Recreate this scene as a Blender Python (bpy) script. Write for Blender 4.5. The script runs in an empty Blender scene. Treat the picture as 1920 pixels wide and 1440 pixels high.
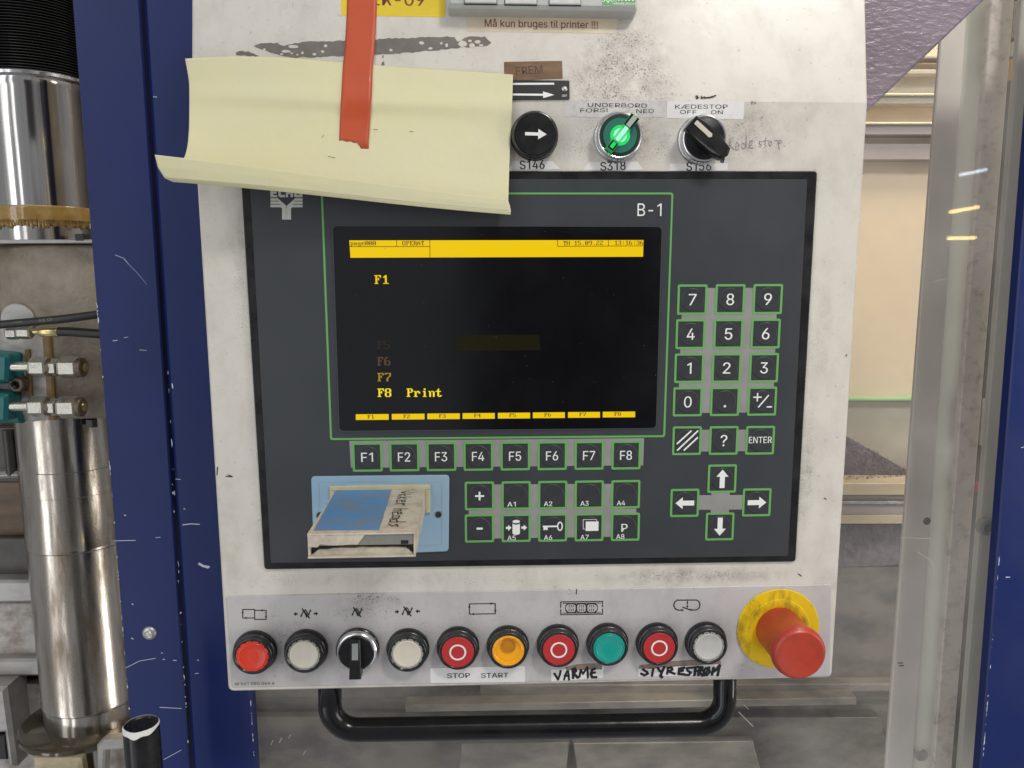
import bpy, math, random
from mathutils import Vector, Matrix
rnd = random.Random(7)
R = math.radians
sc = bpy.context.scene
COL = sc.collection

# ---------------------------------------------------------------- camera
# metres; the front of the control box is the plane y = 0, the eye stands 0.535 m in front of it
DIST = 0.535
FPX = 1443.0                                   # focal length in pixels of the 1920 wide photograph (26 mm equivalent)
CAM = Vector((0.0, -DIST, 0.0))
ROT = Matrix.Rotation(R(-2.605), 3, 'Z') @ Matrix.Rotation(R(-8.412), 3, 'X') @ Matrix.Rotation(R(0.06), 3, 'Y')
RIGHT, FWD, UPV = ROT.col[0].copy(), ROT.col[1].copy(), ROT.col[2].copy()
cd = bpy.data.cameras.new('camera'); cam = bpy.data.objects.new('camera', cd); COL.objects.link(cam)
cd.sensor_fit = 'HORIZONTAL'; cd.sensor_width = 36.0; cd.lens = 36.0 * FPX / 1920.0
cd.clip_start = 0.01; cd.clip_end = 200.0
mw = Matrix((( RIGHT.x, UPV.x, -FWD.x, CAM.x), (RIGHT.y, UPV.y, -FWD.y, CAM.y), (RIGHT.z, UPV.z, -FWD.z, CAM.z), (0, 0, 0, 1)))
cam.matrix_world = mw
sc.camera = cam

# ---------------------------------------------------------------- light: a lit factory hall
w = bpy.data.worlds.new('World'); sc.world = w; w.use_nodes = True
bg = w.node_tree.nodes['Background']; bg.inputs[0].default_value = (0.94, 0.96, 1.0, 1); bg.inputs[1].default_value = 0.30
def area(name, loc, target, sx, sy, power, col=(1, 1, 1), spread=180):
    l = bpy.data.lights.new(name, 'AREA'); l.shape = 'RECTANGLE'; l.size = sx; l.size_y = sy; l.energy = power; l.color = col
    l.spread = R(spread)
    o = bpy.data.objects.new(name, l); COL.objects.link(o); o.location = loc
    o.rotation_euler = (Vector(target) - Vector(loc)).to_track_quat('-Z', 'Y').to_euler()
    return o
area('ceiling_light', (-0.2, -1.5, 2.3), (0, 0.0, 0), 2.4, 1.0, 7, (1.0, 0.98, 0.95))
area('ceiling_light', (1.72, -2.3, 2.75), (0.2, 0.0, 0.2), 0.55, 0.4, 30, (1.0, 0.99, 0.97))
area('added_side_light', (-1.7, -2.4, 1.5), (-0.3, 0.1, 0.2), 1.2, 0.7, 5, (0.95, 0.98, 1.0))  # added soft light, gives the tops of the blue posts a sheen
area('added_side_light', (-2.4, -1.9, -0.2), (-0.3, 0.2, -0.2), 0.7, 4.5, 27, (0.96, 0.98, 1.0))  # added tall strip, gives the polished column a bright upright stripe
area('added_side_light', (-1.62, -2.6, -0.2), (-0.3, 0.2, -0.2), 0.24, 4.5, 10, (0.97, 0.98, 1.0))  # added narrow strip for a second stripe in the column metal
area('added_strip_spot', (0.85, -1.35, 1.65), (0.47, 0.18, -0.12), 0.35, 0.35, 1.5, (1.0, 0.95, 0.87), 42)  # added spot that brightens the upright strips behind the acrylic
area('added_side_light', (4.6, -1.9, -0.5), (0.35, 0.1, -0.1), 1.0, 3.0, 80, (1.0, 0.95, 0.88))  # added warm side fill for the box front and the guard side
area('machine_light', (0.60, 0.22, 0.75), (0.42, 0.42, 0.0), 0.30, 0.12, 6.5, (1.0, 0.86, 0.66))
sc.view_settings.view_transform = 'Standard'; sc.view_settings.look = 'None'
sc.view_settings.exposure = 0.0; sc.view_settings.gamma = 1.0

# ---------------------------------------------------------------- frames
class Plane:
    """A flat face of the machine: u to the right, v up, h out of it."""
    def __init__(s, o, U, V, N):
        s.o, s.U, s.V, s.N = Vector(o), Vector(U), Vector(V), Vector(N)
        s.mat = Matrix(((s.U.x, s.V.x, s.N.x, s.o.x), (s.U.y, s.V.y, s.N.y, s.o.y), (s.U.z, s.V.z, s.N.z, s.o.z), (0, 0, 0, 1)))
        s.inv = s.mat.inverted()
    def uv(s, px, py, h=0.0):
        d = RIGHT * ((px - 960.0) / FPX) + FWD + UPV * (-(py - 720.0) / FPX)
        p0 = s.o + s.N * h
        t = (p0 - CAM).dot(s.N) / d.dot(s.N)
        q = s.inv @ (CAM + d * t)
        return (q.x, q.y)
    def w(s, u, v, h): return s.mat @ Vector((u, v, h))
FRONT = Plane((0, 0, 0), (1, 0, 0), (0, 0, 1), (0, -1, 0))
BEND = FRONT.uv(1000, 187)[1]
TILT = R(11)
UPPER = Plane((0, 0, BEND), (1, 0, 0), (0, math.sin(TILT), math.cos(TILT)), (0, -math.cos(TILT), math.sin(TILT)))
def F(px, py, h=0.0): return FRONT.uv(px, py, h)
MM = 0.001
PX = DIST / FPX                                 # about one photograph pixel on the front face

# ---------------------------------------------------------------- mesh helpers
class MB:
    def __init__(s): s.V, s.F, s.M, s.S = [], [], [], []
    def add(s, verts, faces, m=0, smooth=False):
        b = len(s.V); s.V += [tuple(v) for v in verts]
        for f in faces:
            s.F.append(tuple(i + b for i in f)); s.M.append(m); s.S.append(smooth)
        return s
    def prism(s, poly, h0, h1, m=0, c=0.0, side_m=None):
        """polygon (u, v) from h0 up to h1, its front edge broken by a chamfer c"""
        poly = ccw(poly); n = len(poly); rows = [[(u, v, h0) for u, v in poly]]
        if c > 0:
            rows.append([(u, v, h1 - c) for u, v in poly]); top = inset(poly, c)
        else: top = poly
        rows.append([(u, v, h1) for u, v in top])
        V = [p for r in rows for p in r]; side = []
        for k in range(len(rows) - 1):
            for i in range(n):
                j = (i + 1) % n; side.append((k * n + i, k * n + j, (k + 1) * n + j, (k + 1) * n + i))
        b = len(rows) - 1
        s.add(V, side, m if side_m is None else side_m)
        s.add(rows[-1], [tuple(range(n))], m)
        s.add(rows[0], [tuple(reversed(range(n)))], m)
        return s
    def flat(s, poly, h, m=0):
        poly = ccw(poly); return s.add([(u, v, h) for u, v in poly], [tuple(range(len(poly)))], m)
    def frame(s, outer, inner, h0, h1, m=0):
        n = len(outer); V = [(u, v, h0) for u, v in outer] + [(u, v, h1) for u, v in outer] + [(u, v, h1) for u, v in inner] + [(u, v, h0) for u, v in inner]
        f = []
        for i in range(n):
            j = (i + 1) % n
            for k in range(3): f.append((k * n + i, k * n + j, (k + 1) * n + j, (k + 1) * n + i))
        return s.add(V, f, m)
    def box(s, u0, u1, v0, v1, h0, h1, m=0, c=0.0):
        return s.prism([(u0, v0), (u1, v0), (u1, v1), (u0, v1)], h0, h1, m, c)
    def lathe(s, o, prof, seg=40, m=0, axis='h', smooth=True, mfun=None):
        """prof: (radius, along axis). axis h: out of the face, v: upright, u: sideways"""
        if smooth:                                      # crisp edges: the ring is doubled where the profile turns sharply
            q = [prof[0]]
            for i in range(1, len(prof) - 1):
                a, b_, c_ = Vector(prof[i - 1]), Vector(prof[i]), Vector(prof[i + 1]); q.append(prof[i])
                if (b_ - a).length > 1e-9 and (c_ - b_).length > 1e-9 and (b_ - a).angle(c_ - b_) > R(35) and mfun is None: q.append(None); q.append(prof[i])
            q.append(prof[-1])
        else: q = list(prof)
        cut = {i for i, p in enumerate(q) if p is None}; cuts = set(); prof = []
        for p in q:
            if p is None: cuts.add(len(prof) - 1)
            else: prof.append(p)
        V = []; n = len(prof)
        for k in range(seg):
            a = 2 * math.pi * k / seg; c, d = math.cos(a), math.sin(a)
            for r, t in prof:
                if axis == 'h': V.append((o[0] + r * c, o[1] + r * d, o[2] + t))
                elif axis == 'v': V.append((o[0] + r * c, o[1] + t, o[2] - r * d))
                else: V.append((o[0] + t, o[1] + r * c, o[2] + r * d))
        b = len(s.V); s.V += V
        for k in range(seg):
            k2 = (k + 1) % seg
            for i in range(n - 1):
                if i in cuts: continue
                q = (k * n + i, k2 * n + i, k2 * n + i + 1, k * n + i + 1)
                if axis == 'v' : q = q
                s.F.append(tuple(b + x for x in q)); s.M.append(m if mfun is None else mfun(i, k)); s.S.append(smooth)
        return s
    def tube(s, path, r, seg=16, m=0, closed_ends=True):
        P = [Vector(p) for p in path]; rings = []; up = Vector((0.3, 0.2, 0.93)).normalized()
        b = len(s.V)
        for i, p in enumerate(P):
            t = (P[min(i + 1, len(P) - 1)] - P[max(i - 1, 0)]).normalized()
            a = t.cross(up).normalized(); c = t.cross(a)
            rr = r[i] if isinstance(r, (list, tuple)) else r
            for k in range(seg):
                q = 2 * math.pi * k / seg; s.V.append(tuple(p + a * (rr * math.cos(q)) + c * (rr * math.sin(q))))
        for i in range(len(P) - 1):
            for k in range(seg):
                k2 = (k + 1) % seg
                s.F.append((b + i * seg + k, b + i * seg + k2, b + (i + 1) * seg + k2, b + (i + 1) * seg + k)); s.M.append(m); s.S.append(True)
        if closed_ends:
            for i in (0, len(P) - 1):
                s.F.append(tuple(b + i * seg + k for k in range(seg))); s.M.append(m); s.S.append(False)
        return s
    def stroke(s, pts, wd, h, m=0):
        """a pen line lying on the face"""
        for i in range(len(pts) - 1):
            a, b = Vector(pts[i]), Vector(pts[i + 1]); d = b - a
            if d.length < 1e-7: continue
            d.normalize(); n = Vector((-d.y, d.x)) * wd / 2; e = d * wd * 0.32; hh = h + i * 3e-6
            s.add([(*(a - e - n), hh), (*(b + e - n), hh), (*(b + e * 1.6), hh), (*(b + e + n), hh), (*(a - e + n), hh), (*(a - e * 1.6), hh)], [(0, 1, 2, 3, 4, 5)], m)
        return s
    def grid(s, rows, m=0, smooth=True, flip=False):
        n = len(rows[0]); V = [p for r in rows for p in r]; f = []
        for i in range(len(rows) - 1):
            for j in range(n - 1):
                q = (i * n + j, i * n + j + 1, (i + 1) * n + j + 1, (i + 1) * n + j)
                f.append(tuple(reversed(q)) if flip else q)
        return s.add(V, f, m, smooth)
def ccw(p):
    a = sum(p[i - 1][0] * p[i][1] - p[i][0] * p[i - 1][1] for i in range(len(p)))
    return list(p) if a > 0 else list(reversed(p))
def inset(p, d):
    out = []; n = len(p)
    for i in range(n):
        a, b, c = Vector(p[i - 1]), Vector(p[i]), Vector(p[(i + 1) % n])
        e1 = (b - a).normalized() if (b - a).length > 1e-9 else Vector((1, 0)); e2 = (c - b).normalized() if (c - b).length > 1e-9 else e1
        n1 = Vector((-e1.y, e1.x)); n2 = Vector((-e2.y, e2.x)); k = n1 + n2
        den = max(0.35, k.dot(n1)); out.append(tuple(b + k * (d / den)))
    return out
def rpoly(pts, r, n=5):
    """corners rounded with radius r"""
    pts = ccw(pts); out = []; N = len(pts)
    rr = r if isinstance(r, (list, tuple)) else [r] * N
    for i in range(N):
        a, b, c = Vector(pts[i - 1]), Vector(pts[i]), Vector(pts[(i + 1) % N])
        e1, e2 = (a - b).normalized(), (c - b).normalized()
        ang = math.acos(max(-1, min(1, e1.dot(e2)))); q = rr[i]
        if q <= 0: out.append(tuple(b)); continue
        t = q / math.tan(ang / 2); p0, p2 = b + e1 * t, b + e2 * t
        for k in range(n + 1):
            s = k / n; out.append(tuple(p0 * (1 - s) ** 2 + b * 2 * s * (1 - s) + p2 * s * s))
    return out
ORG = {}
def build(name, mb, mats, parent=None, plane=None, origin=None):
    me = bpy.data.meshes.new(name)
    if origin is None: origin = ORG[parent.name] if parent is not None else (0, 0, 0)
    ox, oy, oz = origin
    me.from_pydata([(x - ox, y - oy, z - oz) for x, y, z in mb.V], [], mb.F)
    for m in (mats if isinstance(mats, (list, tuple)) else [mats]): me.materials.append(m)
    me.polygons.foreach_set('material_index', mb.M); me.polygons.foreach_set('use_smooth', mb.S); me.update()
    o = bpy.data.objects.new(name, me); COL.objects.link(o); ORG[o.name] = tuple(origin)
    if parent is not None:
        po = ORG[parent.name]; o.parent = parent; o.location = (ox - po[0], oy - po[1], oz - po[2])
    else:
        o.matrix_world = (plane or FRONT).mat @ Matrix.Translation(origin)
    return o
def tag(o, label=None, cat=None, group=None, kind=None):
    for k, v in (('label', label), ('category', cat), ('group', group), ('kind', kind)):
        if v: o[k] = v
    return o
def thing(name, label, cat, plane=None, origin=(0, 0, 0), group=None):
    o = bpy.data.objects.new(name, None); COL.objects.link(o); o.empty_display_size = 0.02
    o.matrix_world = (plane or FRONT).mat @ Matrix.Translation(origin); ORG[o.name] = tuple(origin)
    return tag(o, label, cat, group)

# ---------------------------------------------------------------- lettering: outlines of the characters used, thousandths of the type size
GLYPHS = {}
for line in '''!196|67,160 63,509 132,509 128,160|98,-4 81,-1 66,9 56,24 52,41 56,58 66,73 81,83 98,86 116,83 130,73 140,58 143,41 140,24 130,9 116,-1
+453|198,34 198,364 255,364 255,34|61,172 61,226 391,226 391,172
-453|337,244 337,188 114,188 114,244
.188|95,-4 78,-1 63,9 53,24 50,41 53,59 63,73 78,83 95,87 113,83 128,73 138,59 141,41 138,24 128,9 113,-1
/249|235,533 71,-76 14,-76 178,533
0453|227,-7 174,1 130,24 95,62 69,113 60,144 53,178 49,214 48,254 49,294 53,330 60,364 69,395 95,447 130,484 174,508 227,516 279,508 323,484 358,447 384,395 393,364 400,330 404,294 405,254 404,214 400,178 393,144 384,113 359,62 323,24 279,1|227,50 261,56 290,74 313,103 330,144 340,194 344,254 340,314 330,365 313,405 290,435 261,453 227,460 192,453 163,435 140,405 123,365 113,314 109,254 113,194 123,144 140,103 163,74 192,56
1453|76,0 76,55 391,55 391,0|276,509 276,0 212,0 212,448 86,358 86,427 198,509
2453|64,0 64,47 234,229 282,282 299,305 311,327 318,348 320,371 317,397 308,419 293,436 273,449 250,457 224,460 196,457 172,447 153,433 139,413 130,390 127,362 66,362 71,405 86,442 111,473 143,496 182,511 225,516 268,511 306,497 337,474 361,445 376,411 381,372 378,345 371,318 357,290 336,259 306,223 267,180 153,60 389,57 389,0
3453|218,-7 173,-3 133,10 98,30 70,57 52,91 44,132 109,132 115,107 126,87 144,71 165,59 191,52 219,50 248,53 275,61 297,74 315,93 325,116 329,145 326,172 316,196 299,217 275,234 242,244 201,248 157,248 157,299 288,448 288,452 70,452 70,509 372,509 372,461 211,278 211,289 264,288 308,276 344,253 371,222 387,186 393,145 387,103 370,66 344,36 309,12 266,-2
4453|40,105 40,158 247,509 311,509 109,166 413,163 413,105|282,0 282,121 282,146 282,318 343,318 343,0
5453|221,-7 178,-2 140,11 108,32 83,60 66,93 60,130 122,130 127,108 138,89 154,73 173,60 196,52 221,50 250,53 276,64 298,82 314,104 324,131 328,162 324,193 314,221 297,244 275,262 248,273 218,277 192,275 167,268 145,258 128,246 67,253 96,509 366,509 366,452 151,452 134,301 155,315 178,325 203,331 229,334 263,330 294,321 321,306 345,285 364,260 379,231 388,199 391,163 385,117 369,76 343,41 309,15 268,-1
6453|226,-7 182,-1 142,15 109,40 84,74 69,115 64,162 68,199 80,239 102,285 137,340 252,509 322,509 151,261 145,261 165,288 196,307 214,312 235,314 278,309 316,295 346,271 370,240 384,201 389,157 384,112 368,73 343,39 310,14 271,-2|226,48 254,52 279,63 299,79 314,101 324,128 327,157 324,187 314,213 299,235 279,251 254,262 226,265 198,262 174,252 153,235 138,214 128,188 125,158 128,128 138,102 153,79 174,63 198,52
7453|97,0 323,448 323,452 62,452 62,509 391,509 391,449 165,0
8453|226,-7 178,-2 136,11 101,33 74,62 57,96 52,135 55,166 65,195 81,220 101,241 125,256 153,265 119,282 93,308 76,342 70,380 75,417 90,450 114,477 146,498 184,511 226,516 269,511 306,498 337,477 361,450 377,417 382,380 376,342 359,308 333,282 300,267 327,256 351,241 372,220 387,195 397,166 401,135 395,96 378,62 352,33 317,11 275,-2|226,49 258,52 285,60 307,74 323,91 333,113 337,139 333,165 322,189 305,208 283,223 256,232 226,235 196,232 169,223 147,208 130,189 119,165 115,139 119,113 129,91 145,74 167,60 195,52|226,290 252,292 274,300 293,313 307,330 316,351 319,376 316,399 308,420 294,437 275,449 252,457 226,460 200,457 177,449 159,437 145,420 136,399 133,376 136,351 145,330 159,313 178,300 201,292
9453|226,516 271,510 310,494 343,468 368,434 384,393 389,347 385,309 373,270 350,224 315,168 200,0 130,0 301,248 307,248 287,221 257,202 238,196 218,195 175,199 137,214 106,237 83,269 68,307 64,352 69,397 85,436 110,469 143,494 182,510|226,460 199,457 174,446 154,429 138,407 129,381 125,352 129,322 138,295 154,274 174,257 199,247 226,243 254,247 279,257 299,273 314,295 324,321 327,350 324,381 314,407 299,429 279,446 254,457
?358|132,152 132,159 134,200 141,230 153,252 168,269 209,298 230,314 247,334 258,357 262,384 259,406 250,425 237,441 220,452 200,459 178,462 157,459 137,453 120,441 106,425 96,404 92,378 27,378 33,418 49,452 73,479 103,499 138,511 178,516 219,511 255,498 284,478 306,451 319,418 324,382 319,344 306,311 284,284 254,261 219,235 207,221 200,205 195,185 194,158 194,152|164,-4 146,-1 131,9 121,24 118,41 121,58 131,73 146,83 164,86 181,83 196,73 206,58 209,41 206,24 196,9 181,-1
A480|16,0 201,509 276,509 463,0 395,0 287,302 264,372 232,478 245,478 213,371 191,302 85,0|110,142 110,199 370,199 370,142
B456|60,0 60,509 241,509 289,504 329,491 359,469 381,442 394,410 398,374 395,344 387,320 373,301 356,286 336,275 315,267 315,262 339,257 363,245 385,227 402,203 414,173 418,136 413,100 400,67 377,39 344,18 301,4 247,0|125,57 245,57 296,63 330,80 349,105 355,137 352,161 342,184 327,203 306,218 279,228 248,231 125,231|125,285 238,285 265,288 288,296 308,309 323,326 333,348 336,372 330,403 313,429 283,446 240,452 125,452
C510|267,-7 235,-5 205,1 177,11 150,25 126,42 104,63 86,88 70,115 57,146 48,179 42,215 40,254 42,293 48,329 57,362 70,393 86,421 104,445 126,466 150,484 177,498 205,508 235,514 267,516 305,513 340,504 373,490 402,471 427,447 448,418 463,385 473,348 408,348 401,373 389,395 375,413 357,428 337,440 315,449 292,454 267,456 223,450 184,432 150,403 125,364 109,314 103,254 109,194 125,145 151,105 184,76 223,59 267,53 292,55 315,60 337,69 357,81 375,96 389,114 401,136 408,160 473,160 463,124 448,91 428,62 402,38 373,19 341,5 305,-4
D502|219,0 96,0 96,57 215,57 272,63 318,81 354,110 379,149 394,198 399,255 394,312 379,361 354,399 320,428 275,446 221,452 93,452 93,509 225,509 261,507 294,501 325,492 353,478 399,441 433,391 446,361 455,329 460,293 462,255 460,217 455,181 446,149 433,119 417,92 398,68 376,48 351,31 322,17 291,8 256,2|125,509 125,0 60,0 60,509
E419|60,0 60,509 372,509 372,452 125,452 125,286 355,286 355,229 125,229 125,57 375,57 375,0
F410|60,0 60,509 369,509 369,452 125,452 125,278 346,278 346,221 125,221 125,0
G520|269,-7 236,-5 205,1 176,11 149,25 125,43 104,64 85,88 69,116 57,146 47,179 42,215 40,254 42,293 47,329 57,362 69,393 85,421 103,445 125,466 149,484 175,498 203,508 233,514 265,516 304,513 340,504 374,489 403,469 429,445 449,416 465,384 474,349 408,349 399,372 387,393 373,411 356,427 337,439 315,448 291,454 265,456 222,450 183,432 150,404 125,364 109,314 103,254 109,194 125,145 151,105 184,76 224,59 269,53 309,57 345,71 374,93 396,123 410,160 415,202 434,199 283,199 283,256 478,256 478,200 471,141 451,91 419,50 377,19 326,0
I300|31,0 31,57 118,57 118,452 31,452 31,509 269,509 269,452 183,452 183,57 269,57 269,0
K467|104,145 104,216 139,261 174,303 212,344 364,509 448,509 231,276|60,0 60,509 125,509 125,334 124,225 125,193 125,0|372,0 188,259 228,309 449,0
L393|60,0 60,509 125,509 125,57 361,57 361,0
M628|60,0 60,509 152,509 277,187 287,159 299,123 311,84 322,49 307,49 318,83 330,121 342,158 352,187 476,509 568,509 568,0 504,0 504,291 504,327 505,369 506,413 507,457 513,457 498,409 482,363 467,322 456,291 342,0 286,0 170,291 159,321 145,361 129,408 112,457 119,457 120,416 121,372 122,328 122,291 122,0
N523|60,0 60,509 136,509 343,183 363,151 388,107 414,55 405,54 401,108 399,157 399,195 399,509 463,509 463,0 387,0 202,290 177,331 148,381 108,452 119,454 122,384 124,328 125,291 125,0
O533|267,-7 235,-5 205,1 177,11 150,25 126,42 105,63 86,88 70,115 57,146 48,179 42,215 40,254 42,293 48,329 57,362 70,393 86,421 105,445 126,466 150,484 177,498 205,508 235,514 267,516 299,514 329,508 357,498 384,484 408,466 429,445 448,421 464,393 477,362 486,329 491,293 493,254 491,215 486,179 477,146 464,115 448,88 429,63 408,42 384,25 357,11 329,1 299,-5|267,53 310,59 349,76 383,105 408,144 425,194 430,254 425,314 408,365 383,404 349,433 310,450 267,456 223,450 184,433 151,404 125,364 109,314 103,254 109,194 125,144 151,105 184,76 223,59
P445|60,0 60,509 235,509 289,503 332,487 366,462 390,430 404,391 409,348 404,304 390,265 366,233 332,207 289,191 235,186 109,186 109,242 233,242 269,246 297,256 318,272 333,294 342,319 344,348 342,376 333,402 318,423 297,439 268,449 232,452 125,452 125,0
Q533|245,159 313,159 369,85 384,65 468,-48 401,-48 346,27 331,46|267,-7 235,-5 205,1 177,11 150,25 126,42 105,63 86,88 70,115 57,146 48,179 42,215 40,254 42,293 48,329 57,362 70,393 86,421 105,445 126,466 150,484 177,498 205,508 235,514 267,516 299,514 329,508 357,498 384,484 408,466 429,445 448,421 464,393 477,362 486,329 491,293 493,254 491,215 486,179 477,146 464,115 448,88 429,63 408,42 384,25 357,11 329,1 299,-5|267,53 310,59 349,76 383,105 408,144 425,194 430,254 425,314 408,365 383,404 349,433 310,450 267,456 223,450 184,433 151,404 125,364 109,314 103,254 109,194 125,144 151,105 184,76 223,59
R449|60,0 60,509 236,509 290,504 333,489 367,465 390,433 405,395 409,352 405,309 390,271 367,240 333,217 289,203 236,198 96,198 96,255 234,255 269,258 298,267 319,281 334,300 342,324 345,352 342,380 334,405 319,425 298,440 269,449 233,452 125,452 125,0|353,0 230,229 303,229 428,0
S447|224,-9 172,-4 128,9 91,31 64,60 46,96 38,137 104,137 110,110 123,88 142,71 166,59 194,52 224,49 257,52 286,60 311,74 329,92 341,114 346,139 342,161 332,179 316,193 296,205 245,222 184,239 128,260 86,289 60,326 52,372 58,413 75,448 102,476 138,498 180,511 227,516 275,511 316,498 351,476 377,449 394,415 401,378 337,378 326,412 302,437 267,453 225,459 194,456 167,448 145,435 129,418 118,398 115,376 119,352 131,334 148,319 169,308 212,293 264,279 312,264 336,252 359,238 379,220 395,198 405,171 408,139 403,99 386,64 360,34 323,11 278,-4
T449|32,452 32,509 417,509 417,452 257,452 257,0 193,0 193,452
U517|259,-8 203,-2 154,15 114,43 85,80 66,124 60,173 60,509 124,509 124,178 128,144 141,113 160,87 187,68 220,56 259,52 298,56 331,68 357,87 377,113 389,144 393,178 393,509 457,509 457,173 451,124 433,80 403,43 363,15 315,-2
Y472|203,0 203,208 16,509 91,509 192,344 222,292 250,230 224,230 251,293 280,344 381,509 455,509 268,208 268,0
a389|160,-9 126,-5 94,5 68,22 48,45 35,73 30,108 34,138 43,161 58,179 78,193 100,203 125,211 178,220 234,227 265,235 276,255 273,279 267,297 256,311 240,322 220,329 196,331 171,329 149,322 118,301 100,274 41,291 57,322 79,346 104,364 133,375 163,382 194,384 239,379 263,372 286,360 306,343 322,320 333,290 337,251 337,0 277,0 277,52 272,52 252,25 236,12 215,1 190,-6|170,45 202,49 228,59 248,74 263,93 272,115 276,138 276,190 259,182 231,176 200,171 175,168 134,159 117,150 103,139 95,124 92,105 94,87 102,72 114,61 130,52 149,47
b424|229,-8 198,-5 172,4 153,17 138,31 118,59 112,59 112,0 53,0 53,509 114,509 114,319 118,319 137,346 152,360 171,373 197,381 229,384 274,378 313,361 345,332 370,293 385,245 390,189 385,133 370,84 346,45 313,16 274,-2|220,47 253,51 279,66 301,88 316,117 325,151 328,189 325,227 316,261 301,290 280,311 253,325 220,330 188,325 161,312 140,291 125,263 116,229 113,189 116,150 125,115 140,86 162,65 188,51
e404|212,-8 161,-2 117,16 82,46 56,85 40,132 34,187 39,242 55,290 81,329 115,359 157,378 205,384 236,382 266,374 294,361 319,341 341,315 357,282 368,242 371,194 371,169 75,169 75,221 338,221 310,202 307,237 298,269 283,294 263,314 237,326 205,330 173,326 146,313 125,294 109,270 99,241 96,211 96,178 100,139 110,106 128,80 151,61 179,50 212,46 234,48 254,53 271,61 285,73 297,88 306,105 365,91 353,63 335,39 311,19 283,4 249,-5
g425|207,-151 168,-148 134,-140 105,-127 82,-110 64,-91 51,-69 101,-41 122,-66 136,-78 154,-88 178,-95 207,-97 249,-92 282,-75 304,-47 311,-6 311,68 306,68 287,41 272,28 252,16 227,8 195,5 152,10 113,27 80,53 55,90 39,136 34,191 39,246 55,293 80,332 112,361 152,378 196,384 228,382 253,373 273,360 288,346 308,319 313,319 313,379 372,379 372,-9 367,-54 350,-90 324,-117 291,-136 251,-147|205,59 237,63 264,75 285,95 300,121 309,154 312,193 309,231 300,264 285,291 264,312 237,325 205,330 172,325 145,312 124,290 109,262 99,229 96,193 99,155 109,123 124,96 145,76 172,63
i167|53,0 53,379 114,379 114,0|84,443 67,446 54,455 44,468 41,483 44,499 54,512 67,521 84,524 100,521 114,512 123,499 126,483 123,468 114,455 100,446
k381|110,137 110,212 121,212 284,379 360,379 184,199 177,199|53,0 53,509 114,509 114,0|294,0 148,186 191,229 372,0
l189|139,-2 101,3 74,20 58,47 53,84 53,509 114,509 114,99 115,77 120,62 130,54 146,52 160,53 170,54 181,3 162,-1
n410|114,227 114,0 53,0 53,379 112,379 112,287 102,287 124,332 152,362 187,379 227,384 264,380 295,369 321,349 341,321 353,285 357,240 357,0 296,0 296,235 290,275 273,304 246,323 210,329 184,326 161,317 141,303 126,283 117,257
p424|53,-143 53,379 112,379 112,319 118,319 137,346 152,360 171,373 197,381 229,384 274,378 313,361 345,332 370,293 385,245 390,189 385,133 370,84 346,45 313,16 274,-2 229,-8 198,-5 173,4 153,17 138,31 118,59 114,59 114,-143|220,47 253,51 279,66 301,88 316,117 325,151 328,189 325,227 316,261 301,290 280,311 253,325 220,330 188,325 161,312 140,291 125,263 116,229 113,189 116,150 125,115 140,86 162,65 188,51
r259|53,0 53,379 112,379 112,321 130,347 152,367 181,380 213,385 229,384 243,384 243,322 230,324 207,326 182,323 159,315 140,301 126,284 117,262 114,237 114,0
s365|182,-8 145,-5 112,3 84,18 62,38 45,63 36,94 94,107 105,79 124,60 150,49 181,45 217,50 244,62 262,81 268,103 265,121 254,136 237,147 212,155 149,170 104,186 72,208 53,237 47,274 51,305 65,332 87,354 115,370 149,381 187,384 223,381 254,372 279,358 299,339 314,316 324,290 268,277 258,298 243,316 219,328 187,333 156,329 131,317 114,299 109,277 112,258 124,243 144,232 172,223 229,209 275,194 306,171 325,142 331,107 326,75 312,47 290,24 260,6 223,-5
t227|204,379 204,327 6,327 6,379|65,471 126,471 126,98 128,76 136,61 150,53 170,50 185,51 202,54 213,2 192,-3 168,-4 125,2 92,21 72,52 65,93
u410|182,-5 146,-1 115,11 89,31 69,59 57,95 53,139 53,379 114,379 114,144 119,105 137,75 164,56 200,50 226,53 249,62 268,77 283,97 293,122 296,153 296,379 357,379 357,0 298,0 298,92 307,92 286,47 257,17 222,0
Æ693|16,0 259,509 646,509 646,452 399,452 399,283 630,283 630,226 399,226 399,57 649,57 649,0 337,0 337,465 303,465 87,0|133,143 133,197 367,197 367,143
å389|160,-9 126,-5 94,5 68,22 48,45 35,73 30,108 34,138 43,161 58,179 78,193 100,203 125,211 178,220 234,227 265,235 276,255 273,279 267,297 256,311 240,322 220,329 196,331 171,329 149,322 118,301 100,274 41,291 57,322 79,346 104,364 133,375 163,382 194,384 239,379 263,372 286,360 306,343 322,320 333,290 337,251 337,0 277,0 277,52 272,52 252,25 236,12 215,1 190,-6|170,45 202,49 228,59 248,74 263,93 272,115 276,138 276,190 259,182 231,176 200,171 175,168 134,159 117,150 103,139 95,124 92,105 94,87 102,72 114,61 130,52 149,47|189,404 166,407 145,416 126,429 112,447 103,467 100,490 103,512 112,532 126,550 145,563 166,572 189,575 213,572 234,563 252,550 266,532 275,512 278,490 275,467 266,447 252,429 234,416 213,407|189,447 206,450 219,460 229,473 232,490 229,506 219,519 206,529 189,532 173,529 159,519 150,506 147,490 150,473 159,460 173,450'''.split('\n'):
    adv, *cs = line[1:].split('|')
    GLYPHS[line[0]] = (int(adv), [[tuple(map(int, p.split(','))) for p in c.split()] for c in cs])
GLYPHS['I'] = (196, [[(66, 0), (66, 509), (130, 509), (130, 0)]])
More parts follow.
